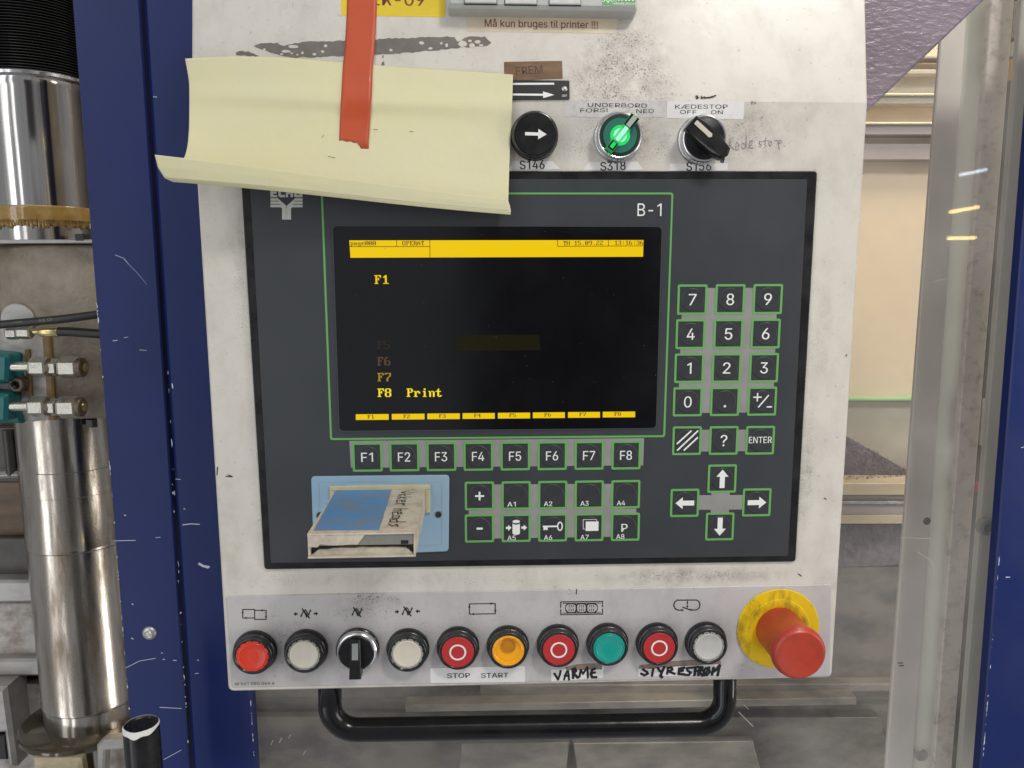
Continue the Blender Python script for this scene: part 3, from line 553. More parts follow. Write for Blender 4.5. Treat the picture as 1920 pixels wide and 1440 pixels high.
mb = MB(); mb.prism(rpoly([F(424, 1117), F(435.5, 1288.5), F(1555, 1267), F(1558.5, 1095)], 1.5 * MM), -0.001, 0.0009, 0, 0.0005)
plate = build('button_plate', mb, m_plate, cbox)
HP = 0.0009
# print on the plate
def z4(x, y): return F(400 + x / 3.84, 1080 + y / 3.84, HP)
def z5(x, y): return F(780 + x / 4.174, 1080 + y / 4.174, HP)
def z6(x, y): return F(1160 + x / 3.79, 1060 + y / 3.79, HP)
LW = 0.72 * MM; HI = HP + 0.00012
def arrow(mb, tip, frm, L, W, h=HI, m=0):
    t, d = Vector(tip), Vector(tip) - Vector(frm); d.normalize(); n = Vector((-d.y, d.x)) * W / 2; b = t - d * L
    mb.flat([tuple(t), tuple(b + n), tuple(b - n)], h, m)
def fat_arrow(mb, a, b, wd, L, W, h, m=0):
    a, b = Vector(a), Vector(b); d = (b - a).normalized(); n = Vector((-d.y, d.x)); k = b - d * L
    mb.add([(*p, h) for p in (a - n * wd / 2, k - n * wd / 2, k - n * W / 2, b, k + n * W / 2, k + n * wd / 2, a + n * wd / 2)], [(0, 1, 2, 3, 4, 5, 6)], m)
mb = MB()
for pts, tips in (([(298, 241), (212, 240), (212, 302), (298, 302)], [((228 - 12, 302), (260, 302)), ((212, 244), (212, 300))]),
                  ([(298, 312), (298, 247), (380, 247), (380, 312), (298, 312)], [((372, 247), (300, 247)), ((380, 310), (380, 250))])):
    mb.stroke([z4(*p) for p in pts], LW, HI)
    for a, b in tips: arrow(mb, z4(*a), z4(*b), 3.4 * MM / 1.4, 1.7 * MM)
build('pictogram', mb, m_ink, cbox)
def squiggle(cx, cy, arr):
    mb = MB(); q = lambda x, y: z4(cx + x, cy + y)
    mb.stroke([q(-25, -32), q(-14, -10), q(24, 34)], LW, HI)
    mb.stroke([q(-25, -32), q(-20, -28), q(28, 34)], LW, HI + 2e-5)
    mb.stroke([q(-2, -26), q(-22, -6), q(-34, 24)], LW, HI + 4e-5); arrow(mb, q(-37, 32), q(-30, 14), 2.1 * MM, 1.6 * MM)
    mb.stroke([q(4, 28), q(22, 12), q(34, -22)], LW, HI + 6e-5); arrow(mb, q(37, -32), q(32, -14), 2.1 * MM, 1.6 * MM)
    mb.stroke([q(-12, -20), q(6, 26)], LW, HI + 8e-5); mb.stroke([q(-2, -26), q(22, 12)], LW, HI + 1e-4)
    for a, b in arr: fat_arrow(mb, q(*a), q(*b), 1.2 * MM, 1.7 * MM, 3.2 * MM, HI)
    build('pictogram', mb, m_ink, cbox)
squiggle(665, 268, [((-58, 4), (-88, 6)), ((58, 3), (90, 2))])
squiggle(1034, 258, [])
squiggle(1396, 252, [((-88, 6), (-58, 4)), ((92, 1), (60, 2))])
mb = MB(); mb.stroke([z5(*p) for p in ((418, 298), (418, 218), (620, 215), (620, 295), (418, 298))], LW, HI)
for a, b in (((612, 215), (520, 216)), ((621, 294), (621, 220)), ((426, 298), (520, 297)), ((418, 221), (418, 290))): arrow(mb, z5(*a), z5(*b), 2.7 * MM, 1.8 * MM)
build('pictogram', mb, m_ink, cbox)
mb = MB(); mb.stroke([z5(*p) for p in ((1133, 245), (1133, 202), (1460, 198), (1460, 240))], LW, HI); mb.stroke([z5(*p) for p in ((1133, 262), (1133, 303), (1460, 298), (1460, 258))], LW, HI)
mb.stroke([z5(1150, 213), z5(1445, 211)], LW * .8, HI); mb.stroke([z5(1150, 290), z5(1445, 288)], LW * .8, HI)
for i, cx in enumerate((1215, 1295, 1375)):
    for s in (-1, 1):
        mb.stroke([z5(cx + s * (26 + 18 * math.cos(t * .7) - (10 if abs(t) > 1.6 else 0)), 250 + 38 * math.sin(t * .62)) for t in (-2.2, -1.4, -.6, .2, 1, 1.6, 2.2)], LW * .7, HI + 3e-5)
    for k in range(3): mb.stroke([z5(cx + (k - 1) * 16, 226), z5(cx + (k - 1) * 16, 244)], LW * .6, HI + 5e-5); mb.stroke([z5(cx + (k - 1) * 16, 256), z5(cx + (k - 1) * 16, 274)], LW * .6, HI + 5e-5)
    mb.stroke([z5(cx - 44, 232), z5(cx - 22, 216), z5(cx + 22, 216), z5(cx + 44, 232)], LW, HI + 6e-5); mb.stroke([z5(cx - 44, 266), z5(cx - 22, 286), z5(cx + 22, 286), z5(cx + 44, 266)], LW, HI + 6e-5)
build('pictogram', mb, m_ink, cbox)
mb = MB(); mb.stroke([z6(*p) for p in ((446, 318), (418, 317), (400, 306), (391, 284), (398, 260), (416, 247), (552, 246), (570, 256), (578, 280), (571, 304), (552, 316), (522, 317))], LW * 1.2, HI)
for cx, cy in ((452, 318), (515, 316)): mb.stroke([z6(cx + 6 * math.cos(t), cy + 6 * math.sin(t)) for t in [k * math.pi / 4 for k in range(9)]], LW * .7, HI + 2e-5)
mb.stroke([z6(456, 298), z6(508, 316)], LW * 1.2, HI + 4e-5); mb.stroke([z6(488, 252), z6(488, 300)], LW * .6, HI + 6e-5)
arrow(mb, z6(488, 274), z6(488, 255), 1.4 * MM, 1.8 * MM, HI + 8e-5); arrow(mb, z6(488, 302), z6(488, 280), 1.6 * MM, 1.9 * MM, HI + 8e-5)
build('pictogram', mb, m_ink, cbox)
mb = MB(); text(mb, 'M 561 080 064 a', F(441, 1285, HP), F(514, 1283.3, HP), 2.3 * MM, HI); build('part_number', mb, m_ink, cbox)

# push buttons: bezel is the part, cap and markings its sub-parts
BEZ = [(15.6, 0), (15.7, 2.2), (15.2, 2.9), (14.6, 3.1), (14.9, 3.5), (15.0, 5.2), (14.5, 5.8), (14.0, 6.0), (14.4, 6.4), (14.3, 8.2), (13.7, 9.2), (12.9, 9.6), (12.2, 9.5), (11.8, 9.1), (11.6, 7.4), (0, 7.4)]
BEZ2 = [(15.9, 0), (16.0, 3.5), (15.4, 4.4), (15.6, 4.9), (15.4, 8.4), (14.8, 9.4), (14.0, 9.7), (13.4, 9.3), (13.2, 8.3), (0, 8.3)]
def mm(p, z=0): return [(r * MM, t * MM + z) for r, t in p]
def bezel(px, py, label, prof=BEZ, hz=HP, top=9.2, mats=None, name='push_button'):
    u, v = F(px, py, hz + top * MM)
    mb = MB(); mb.lathe((u, v, hz), mm(prof), 48)
    o = build(name, mb, mats or m_rubber, cbox, origin=(u, v, hz)); tag(o, label); return o, u, v, hz
def lens(o, u, v, h, m, notch=True, hole=False):
    mb = MB(); mb.lathe((u, v, h), mm([(11.7, 7.0), (11.7, 8.9), (11.3, 9.35), (10.6, 9.4), (10.35, 9.1)]), 48, 0)
    if notch:
        for k in range(14):
            a = 2 * math.pi * (k + .3) / 14; a2 = a + .10
            P = [(u + r * MM * math.cos(t), v + r * MM * math.sin(t)) for r, t in ((11.05, a), (11.78, a), (11.78, a2), (11.05, a2))]
            mb.prism(P, h + 8.0 * MM, h + 9.42 * MM, 1)
    build('lens_rim', mb, [m_clear if m is not m_red_lens and m is not m_teal_lens and m is not m_amber else m, m_ink], o)
    mb = MB()
    if hole:
        mb.lathe((u, v, h), mm([(10.3, 9.1), (10.0, 9.3), (9.6, 8.6), (9.4, 7.8), (0, 7.6)]), 48, 0)
        mb.lathe((u, v + 3.6 * MM, h), mm([(5.6, 7.3), (5.6, 8.6), (5.0, 8.7), (4.7, 7.9), (0, 7.7)]), 32, 1)
        build('lens', mb, [m_amber, m_amber_dark], o)
    else:
        mb.lathe((u, v, h), mm([(10.35, 9.0), (10.0, 9.35), (9.3, 9.45), (9.0, 9.25), (4, 9.32), (0, 9.32)]), 48, 0); build('lens', mb, m, o)
def stop_cap(o, u, v, h):
    mb = MB(); mb.lathe((u, v, h), mm([(11.75, 7.0), (11.75, 9.3), (11.4, 9.7), (6.2, 9.75), (6.15, 9.6), (4.85, 9.6), (4.8, 9.75), (0, 9.8)]), 56, 0); build('cap', mb, m_red_cap, o)
    mb = MB(); mb.lathe((u, v, h), mm([(6.15, 9.65), (6.1, 9.84), (4.9, 9.84), (4.85, 9.65)]), 56); build('ring_mark', mb, m_white, o)
B = bezel
o = B(473, 1231, 'push button with a plain bright red lens'); lens(*o, m_red_lens)
o = B(569.8, 1228.4, 'push button with a cream lens beside the red one'); lens(*o, m_white_lens)
o = B(763.3, 1226.4, 'push button with a cream lens between the black selector and a red stop button'); lens(*o, m_white_lens)
o = B(858.3, 1222.7, 'red stop button with white ring over the STOP START label'); stop_cap(*o)
o = B(953, 1220.6, 'push button with an orange yellow lens over the STOP START label'); lens(*o, m_amber, False, True)
o = B(1047.8, 1218.2, 'red stop button with white ring over the VARME label'); stop_cap(*o)
o = B(1142.2, 1215.6, 'push button with a teal green lens'); lens(*o, m_teal_lens, False)
o = B(1236, 1214.9, 'red stop button with white ring over the STYRESTROM label'); stop_cap(*o)
o = B(1328.9, 1213, 'push button with a greyish white lens nearest the emergency stop'); lens(*o, m_white_lens2)
# selector in the row
SEL = [(15.6, 0), (15.7, 2.6), (15.0, 3.2)]
def selector(px, py, hz, label, ang, chrome_from, knob, mk=None):
    u, v = F(px, py, hz + 8 * MM)
    mb = MB(); mb.lathe((u, v, hz), mm(SEL), 48, 0)
    mb.lathe((u, v, hz), mm([(15.0, chrome_from), (15.3, chrome_from + .5), (15.2, 6.4), (14.6, 7.6), (13.5, 8.2), (12.9, 8.1), (12.7, 7.4), (0, 7.4)]), 56, 1)
    o = build('selector_switch', mb, [m_rubber, m_chrome], cbox, origin=(u, v, hz)); tag(o, label); return o, u, v
def rot(pts, u, v, a): return [(u + x * math.cos(a) - y * math.sin(a), v + x * math.sin(a) + y * math.cos(a)) for x, y in pts]
def lever(mb, u, v, h, ang, L0, L1, wd, h0, h1a, h1b, m=0, chamf=0.0008):
    """wedge shaped grip along ang: from -L0 to L1, height rising from h1a to h1b"""
    P = [(-L0, -wd * .42), (L1, -wd / 2), (L1, wd / 2), (-L0, wd * .42)]
    bot = rot(P, u, v, ang); top = rot([(-L0 + chamf, -wd * .42 + chamf), (L1 - chamf, -wd / 2 + chamf), (L1 - chamf, wd / 2 - chamf), (-L0 + chamf, wd * .42 - chamf)], u, v, ang)
    hs = [h1a, h1b, h1b, h1a]; V = [(x, y, h + h0) for x, y in bot] + [(x, y, h + q - chamf) for (x, y), q in zip(bot, hs)] + [(x, y, h + q) for (x, y), q in zip(top, hs)]
    f = []
    for k in (0, 4):
        for i in range(4):
            j = (i + 1) % 4; f.append((k + i, k + j, k + 4 + j, k + 4 + i))
    f += [(8, 9, 10, 11), (3, 2, 1, 0)]; mb.add(V, f, m)
o, u, v = selector(668.5, 1224, HP, 'black three way selector with silver ring and lever pointing down', 0, 3.6, None)
mb = MB(); mb.lathe((u, v, HP), mm([(12.6, 7.2), (12.6, 8.0), (12.0, 8.5), (0, 8.6)]), 48)
lever(mb, u, v, HP, R(-90), 11.4 * MM, 15.0 * MM, 8.4 * MM, 8.2 * MM, 12.5 * MM, 19 * MM)
build('knob', mb, m_black, o)
def sloped(mb, u, v, hz, ang, x0, x1, wd, L0, L1, ha, hb, off, m=0):
    hh = lambda x: ha + (hb - ha) * (x + L0) / (L0 + L1) + off
    P = rot([(x0, -wd / 2), (x1, -wd / 2), (x1, wd / 2), (x0, wd / 2)], u, v, ang); hs = [hh(x0), hh(x1), hh(x1), hh(x0)]
    mb.add([(x, y, hz + q) for (x, y), q in zip(P, hs)] + [(x, y, hz + q - .0006) for (x, y), q in zip(P, hs)], [(0, 1, 2, 3), (0, 4, 5, 1), (1, 5, 6, 2), (2, 6, 7, 3), (3, 7, 4, 0)], m)
mb = MB(); sloped(mb, u, v, HP, R(-90), -9.6 * MM, 1.5 * MM, 4.4 * MM, 11.4 * MM, 15 * MM, 12.5 * MM, 19 * MM, .0003)
build('pointer_mark', mb, mat('grey_window', (0.26, 0.28, 0.27), 0.25, coat=0.5), o)
# emergency stop
u, v = F(1459.7, 1179.3, HP + 1.5 * MM)
mb = MB(); mb.lathe((u, v, HP), mm([(31.1, 0), (31.1, 1.1), (30.6, 1.5), (23.5, 1.55), (23, 2.2), (20.5, 2.6), (19.5, 2.2), (0, 2.2)]), 72)
es = build('emergency_stop', mb, m_stop_disc, cbox, origin=(u, v, HP)); tag(es, 'red mushroom emergency stop on a scuffed yellow disc')
mb = MB(); mb.lathe((u, v, HP), mm([(17.3, 2), (17.3, 4), (17.2, 30), (17.7, 31.4), (18.6, 32.8), (19.1, 35), (19.1, 37), (18.7, 39), (17.9, 40.4), (16.6, 41.2), (15.0, 41.1), (12.5, 40.4), (7, 39.7), (0, 39.5)]), 72)
build('mushroom_head', mb, m_stop_head, es)

# upper switches on the white face
o, u, v, h = bezel(1003.4, 252.5, 'black push button with a white arrow', BEZ2, 0, 9.0)
mb = MB(); mb.lathe((u, v, 0), mm([(13.3, 8.2), (13.3, 9.6), (12.8, 10.1), (12.0, 10.0), (0, 9.9)]), 48); build('cap', mb, m_black, o)
mb = MB(); a0, a1 = F(984.5, 250.5, .0101), F(1025, 252, .0101)
fat_arrow(mb, a0, a1, 2.1 * MM, 5.6 * MM, 6.6 * MM, 10.15 * MM); build('arrow_mark', mb, m_white, o)
CHR = [(16.6, 0), (16.6, .8), (15.6, 1.0), (15.5, 7.8), (15.0, 8.8), (14.2, 9.3), (13.6, 9.1), (13.3, 8.4), (0, 8.4)]
o, u, v, h = bezel(1162.5, 254, 'lit green selector switch in a silver ring', CHR, 0, 9.0, m_chrome, 'selector_switch')
m_gdark = mat('dark_green_base', (0.012, 0.035, 0.018), 0.35)
m_gdisc = mat('teal_disc', (0.03, 0.17, 0.135), 0.35)
m_glit = glow('lit_green', (0.02, 1.0, 0.16), 0.75); m_glit2 = glow('lit_green_core', (0.35, 1.0, 0.62), 1.3)
mb = MB(); mb.lathe((u, v, 0), mm([(13.4, 8.4), (13.4, 9.0), (11.3, 9.2)]), 48, 0); mb.lathe((u, v, 0), mm([(11.3, 9.0), (11.2, 9.6), (6.6, 9.7)]), 48, 1); mb.lathe((u, v, 0), mm([(6.6, 9.6), (6.4, 10.0), (4.4, 10.0), (4.2, 9.8), (3.6, 10.2), (0, 10.3)]), 40, 2, mfun=lambda i, k: 2 if i in (0, 1) else 3)
build('disc', mb, [m_gdark, m_gdisc, m_glit, m_glit2], o)
m_gclear = mat('clear_green_lever', (0.10, 0.42, 0.18), 0.15, trans=0.55, coat=0.5, emit=(0.05, 1.0, 0.25), es=0.10)
m_gtip = mat('clear_tip', (0.42, 0.50, 0.42), 0.2, coat=0.6)
ang = R(52)
mb = MB(); lever(mb, u, v, 0, ang, 13.0 * MM, 14.2 * MM, 6.6 * MM, 9 * MM, 14 * MM, 18 * MM, 0); build('lever', mb, m_gclear, o)
mb = MB(); sloped(mb, u, v, 0, ang, -12 * MM, -6.5 * MM, 4.6 * MM, 13 * MM, 14.2 * MM, 14 * MM, 18 * MM, .0004, 0); sloped(mb, u, v, 0, ang, -11 * MM, -7 * MM, 2.4 * MM, 13 * MM, 14.2 * MM, 14 * MM, 18 * MM, .0007, 1)
sloped(mb, u, v, 0, ang, -5 * MM, 5 * MM, 2.6 * MM, 13 * MM, 14.2 * MM, 14 * MM, 18 * MM, .0005, 3)
sloped(mb, u, v, 0, ang, 5.5 * MM, 13.6 * MM, 6.0 * MM, 13 * MM, 14.2 * MM, 14 * MM, 18 * MM, .0003, 0); sloped(mb, u, v, 0, ang, 5.8 * MM, 13.4 * MM, 3.2 * MM, 13 * MM, 14.2 * MM, 14 * MM, 18 * MM, .0006, 2)
build('pointer_mark', mb, [m_black, m_glit, m_gtip, m_glit2], o)
o, u, v, h = bezel(1321.5, 259, 'black selector knob in a silver ring turned to the upper corner', CHR, 0, 9.0, m_chrome, 'selector_switch')
mb = MB(); mb.lathe((u, v, 0), mm([(13.4, 8.4), (13.4, 9.2), (12.8, 9.6), (0, 9.7)]), 48)
ang = R(-42)
mb2 = mb
P = rot([(-14.6, -6.2), (-10, -7.0), (8, -7.2), (17.2, -4.4), (18.6, 0.2), (16.6, 4.6), (6, 6.2), (-10, 5.8), (-14.6, 5.0)], 0, 0, ang)
hs = [15.2, 15.6, 17.4, 17.8, 17.8, 17.8, 17.4, 15.6, 15.2]; n = len(P)
bot = [(u + x * MM * 1.0, v + y * MM, 9.2 * MM) for x, y in P]; mid = [(u + x * MM * .99, v + y * MM * .99, (q - 1.5) * MM) for (x, y), q in zip(P, hs)]; top = [(u + x * MM * .88, v + y * MM * .88, q * MM) for (x, y), q in zip(P, hs)]
f = [(k * n + i, k * n + (i + 1) % n, (k + 1) * n + (i + 1) % n, (k + 1) * n + i) for k in (0, 1) for i in range(n)] + [tuple(2 * n + i for i in range(n))]
mb.add(bot + mid + top, f); build('knob', mb, m_black, o)
mb = MB(); Q = rot([(-12.4, -.3), (1.0, -.3), (2.0, 1.2), (1.0, 2.7), (-12.4, 2.7)], 0, 0, ang); qh = [15.7, 17.0, 17.15, 17.0, 15.7]
mb.add([(u + x * MM, v + y * MM, (q + .30) * MM) for (x, y), q in zip(Q, qh)] + [(u + x * MM, v + y * MM, (q - .6) * MM) for (x, y), q in zip(Q, qh)], [(0, 1, 2, 3, 4)] + [(i, i + 5, (i + 1) % 5 + 5, (i + 1) % 5) for i in range(5)])
build('pointer_mark', mb, mat('ivory_mark', (0.58, 0.53, 0.44), 0.4), o)

# grab handle under the box
hy = -0.030
def Hn(px, py): u, v = F(px, py, hy); return (u, v, hy)
a, b, c_, d = Hn(618.5, 1255), Hn(618.5, 1369), Hn(1358.5, 1357), Hn(1359.5, 1240)
def handle_path():
    P = [Vector(a)]; r = 0.022
    for k0, k1, k2 in ((a, b, c_), (b, c_, d)):
        k0, k1, k2 = Vector(k0), Vector(k1), Vector(k2); p0 = k1 + (k0 - k1).normalized() * r; p2 = k1 + (k2 - k1).normalized() * r
        for i in range(9):
            s = i / 8; w_ = 0.42; den = (1 - s) ** 2 + 2 * s * (1 - s) * .75 + s * s
            P.append((p0 * (1 - s) ** 2 + k1 * (2 * s * (1 - s) * .75) + p2 * s * s) / den)
    P.append(Vector(d)); return P
mb = MB(); mb.tube(handle_path(), 9.1 * MM, 24)
build('grab_handle', mb, mat('glossy_black_handle', (0.006, 0.006, 0.007), 0.2, spec=0.42, rvar=0.05, vs=40, var=0.3, dark=(0.016, 0.016, 0.017), bump=0.03, bs=100), cbox)

# adhesive left on the upper face, with paint showing through
def U(px, py, h=0.0): return UPPER.uv(px, py, h)
def U3(px, py, h): q = UPPER.mat @ Vector((*UPPER.uv(px, py, h), h)); p = FRONT.inv @ q; return (p.x, p.y, p.z)
def jag(pts, amp, step, q=3):
    out = []
    for i in range(len(pts)):
        a, b = Vector(pts[i]), Vector(pts[(i + 1) % len(pts)]); n = max(1, int((b - a).length / step)); d = (b - a)
        for k in range(n):
            p = a + d * (k / n); out.append((p.x + rnd.uniform(-amp, amp) * .5, p.y + rnd.uniform(-amp, amp)))
    return out
mb = MB()
def upoly(pts, h, m=0): mb.add([U3(x, y, h) for x, y in pts], [tuple(range(len(pts)))], m)
zz = lambda x, y: (330 + x / 2.954, x and y / 2.954)
def zq(L): return [(330 + x / 2.954, y / 2.954) for x, y in L]
upoly(jag(zq([(430, 258), (470, 240), (560, 238), (600, 255), (700, 232), (850, 228), (1000, 222), (1200, 212), (1400, 206), (1540, 203), (1560, 232), (1620, 205), (1710, 203), (1748, 240), (1700, 258), (1560, 265), (1400, 282), (1200, 298), (1000, 305), (820, 315), (650, 320), (560, 303)]), 1.3, 6), 0.00012, 0)
upoly(jag(zq([(330, 290), (350, 280), (400, 286), (460, 308), (440, 313), (380, 306), (336, 306)]), 1.0, 5), 0.00012, 0)
for x, y, a_, b_ in ((1588, 243, 26, 19), (1640, 252, 18, 12), (1628, 226, 12, 7), (1672, 232, 17, 10), (1690, 250, 14, 6), (1360, 237, 16, 9), (1470, 240, 7, 7), (1499, 250, 9, 10), (812, 286, 10, 7), (828, 254, 10, 9), (700, 292, 7, 8), (672, 303, 6, 5), (640, 295, 7, 5), (766, 300, 10, 8), (490, 273, 7, 7), (650, 258, 32, 9), (610, 284, 26, 8), (1190, 277, 10, 7), (1410, 268, 12, 7), (585, 300, 9, 6)):
    upoly([(330 + (x + a_ * math.cos(t * .628) * rnd.uniform(.8, 1.15)) / 2.954, (y + b_ * math.sin(t * .628) * rnd.uniform(.8, 1.15)) / 2.954) for t in range(10)], 0.00022, 1)
upoly(jag(zq([(1140, 345), (1152, 340), (1156, 360), (1142, 370), (1136, 362)]), .5, 4), .0001, 0); upoly(jag(zq([(1142, 308), (1150, 306), (1150, 322), (1143, 322)]), .5, 4), .0001, 0)
build('glue_residue', mb, [m_glue, m_box], cbox)
# pen and scratch marks on the paint
def hand(mb, strokes, x0, y0, sx, sy, wd, h, m=0, Pf=F):
    for k, s_ in enumerate(strokes): mb.stroke([Pf(x0 + x * sx, y0 + y * sy) for x, y in s_], wd, h + k * 2e-5, m)
zh = lambda x, y: (1220 + x / 6.857, 170 + y / 6.857)
def hz(name, strokes, wd, h, m):
    mb = MB()
    for k, s_ in enumerate(strokes): mb.stroke([F(*zh(*p)) for p in s_], wd, h + k * 2e-5)
    build(name, mb, m, cbox)
hz('handwriting', [[(1020, 610), (1010, 700), (1005, 760)], [(1060, 600), (1012, 690), (1070, 760)], [(1085, 700), (1105, 665), (1135, 690), (1125, 760), (1095, 765), (1088, 725), (1130, 700)],
        [(1215, 690), (1180, 680), (1165, 720), (1185, 750), (1215, 730), (1228, 580), (1225, 740)], [(1260, 720), (1300, 690), (1305, 640), (1275, 650), (1262, 720), (1290, 745), (1320, 735)],
        [(1430, 660), (1400, 650), (1395, 680), (1425, 700), (1410, 725), (1390, 715)], [(1480, 600), (1470, 700), (1490, 720)], [(1445, 650), (1520, 640)], [(1530, 690), (1515, 660), (1545, 650), (1560, 690), (1535, 715), (1520, 690)],
        [(1600, 640), (1680, 640), (1690, 655), (1640, 690)], [(1640, 645), (1640, 700), (1655, 760)], [(1715, 712), (1722, 716)]], 0.45 * MM, 0.00010, m_pencil)
hz('pen_scribble', [[(580, 70), (605, 70), (590, 105), (612, 92)], [(650, 72), (655, 98), (690, 80), (700, 98)], [(700, 92), (760, 86), (835, 62)], [(740, 92), (800, 78)]], 0.8 * MM, 0.00012, m_ink)
hz('pencil_scribble', [[(1290, 140), (1295, 175), (1310, 140), (1322, 178), (1340, 140), (1350, 170)]], 0.5 * MM, 0.0001, m_pencil)
hz('marker_blot', [[(935, 845), (905, 890), (900, 915), (930, 925), (945, 880), (940, 850), (920, 900)]], 0.8 * MM, 0.00012, m_ink)
for pts in ([(1497, 1076), (1502, 1080)], [(1546, 934), (1549, 936)], [(408, 876), (407, 890)], [(424, 893), (436, 894), (428, 890)], [(412, 1035), (411, 1046)], [(1587, 665), (1586, 668)], [(1081, 1104), (1080, 1113)]):
    mb = MB(); mb.stroke([F(*p) for p in pts], 0.7 * MM, 0.001 if pts[0][1] > 1100 else .0002); build('paint_nick', mb, m_ink, cbox)

# ================================================================ operator terminal
TH = 0.0022
term = thing('operator_terminal', 'dark slate operator terminal with an amber screen and green outlined membrane keys', 'operator terminal', origin=(*F(990, 700), 0))
mb = MB(); mb.prism(rpoly([F(452.5, 321.5), F(497, 1066), F(1490, 1051.5), F(1530.5, 321.5)], 2.6 * MM), -0.001, TH, 0, 0.0007); build('bezel', mb, m_black, term)
mb = MB(); mb.prism(rpoly([F(468, 335.5, TH), F(508, 1055.5, TH), F(1477.5, 1042.5, TH), F(1513.5, 336, TH)], 1.6 * MM), TH - .001, TH + .0003, 0, 0.0002); build('membrane', mb, m_membrane, term)
H1 = TH + .0003
def T(px, py): return F(px, py, H1)
mb = MB(); mb.frame(rpoly([T(601.5, 361), T(619, 825), T(1247, 819.5), T(1262.5, 361)], 2 * MM), rpoly([T(605.5, 364.5), T(622.5, 821.5), T(1243.5, 816), T(1259, 364.5)], 1.2 * MM), H1 - .0001, H1 + .00012); build('green_outline', mb, m_green, term)
# display
disp_mb = MB(); disp_mb.prism(rpoly([T(624, 423.5), T(636.8, 808), T(1229.8, 802.5), T(1240.8, 425)], 3.2 * MM), H1 - .001, H1 + .0003, 0, 0.00015)
disp = build('display', disp_mb, m_glass, term)
mb = MB(); mb.frame(rpoly([T(622.4, 422), T(635, 809.8), T(1231.5, 804.5), T(1242.6, 423.5)], 3.4 * MM), rpoly([T(624.4, 424), T(637, 807.6), T(1229.5, 802.3), T(1240.4, 425.4)], 3.2 * MM), H1 - .0005, H1 + .0005); build('display_rim', mb, mat('rim_grey', (0.045, 0.048, 0.055), 0.4), term)
HD = H1 + .00032
def D(px, py): return F(px, py, HD)
zs = lambda x, y: D(620 + x / 3.097, 420 + y / 3.097)
mb = MB(); mb.flat([zs(108, 95), zs(115, 196), zs(1814, 190), zs(1817, 93)], HD, 0); build('status_bar', mb, m_glow, disp)
for k in range(8):
    xa, xb = (146, 355, 561, 766, 971, 1174, 1378, 1580)[k], (337, 545, 750, 953, 1158, 1360, 1564, 1768)[k]; ya = 1105 - k * 2.1
    mb = MB(); mb.flat([zs(xa, ya), zs(xa, ya + 33), zs(xb, ya + 32), zs(xb, ya - 1.5)], HD, 0); build('function_bar', mb, m_glow, disp)
mb = MB(); h2 = HD + .00012
for pts in ([(383, 97), (384, 130)], [(576, 96), (577, 196)], [(110, 131), (576, 131)], [(1317, 95), (1318, 129)], [(1318, 130), (1816, 127)], [(1612, 94), (1613, 128)]): mb.stroke([zs(*p) for p in pts], .45 * MM, h2)
build('field_line', mb, m_pixdark, disp)['kind'] = 'stuff'
for s_, x0, y0, x1, y1 in (('page000', 114, 124, 266, 124), ('OPERAT', 416, 124, 545, 124), ('TH 15.09.22', 1349, 124, 1584, 122), ('13:16:36', 1647, 122, 1817, 121)):
    mb = MB(); pixels(mb, s_, zs(x0, y0), zs(x1, y1), 2.9 * MM, h2); build('screen_text', mb, m_pixdark, disp)
for k in range(8):
    xa = (214, 422, 628, 832, 1036, 1240, 1443, 1646)[k]; ya = 1130 - k * 2.3
    mb = MB(); pixels(mb, 'F%d' % (k + 1), zs(xa, ya), zs(xa + 42, ya - .4), 2.6 * MM, h2); build('screen_text', mb, m_pixdark, disp)
for s_, x0, x1, y, m_ in (('F1', 255, 343, 348, m_glow), ('F7', 272, 356, 914, m_glow_mid), ('F8  Print', 273, 651, 1004, m_glow_hi), ('F6', 270, 352, 822, m_glow_low), ('F5', 269, 350, 727, m_glow_faint)):
    mb = MB(); pixels(mb, s_, zs(x0, y), zs(x1, y - .5), 5.9 * MM, HD); build('menu_line', mb, m_, disp)
mb = MB(); mb.flat([zs(731, 645), zs(724, 736), zs(1218, 732), zs(1211, 643)], HD, 0); build('ghost_window', mb, m_ghost, disp)
rd = random.Random(21)
mb = MB()
for k in range(70):
    x, y = rd.uniform(20, 1890), rd.uniform(20, 1180); u, v = zs(x, y); r = rd.uniform(.08, .28) * MM
    mb.flat([(u + r * math.cos(t * 1.05) * rd.uniform(.6, 1.3), v + r * math.sin(t * 1.05)) for t in range(6)], HD + .0003)
build('dust', mb, mat('grey_dust', (0.10, 0.10, 0.105), 0.8), disp)['kind'] = 'stuff'
mb = MB(); text(mb, 'B-1', T(1195, 405), T(1240, 405), 8.4 * MM, H1 + .0001); build('panel_mark', mb, m_white, term)
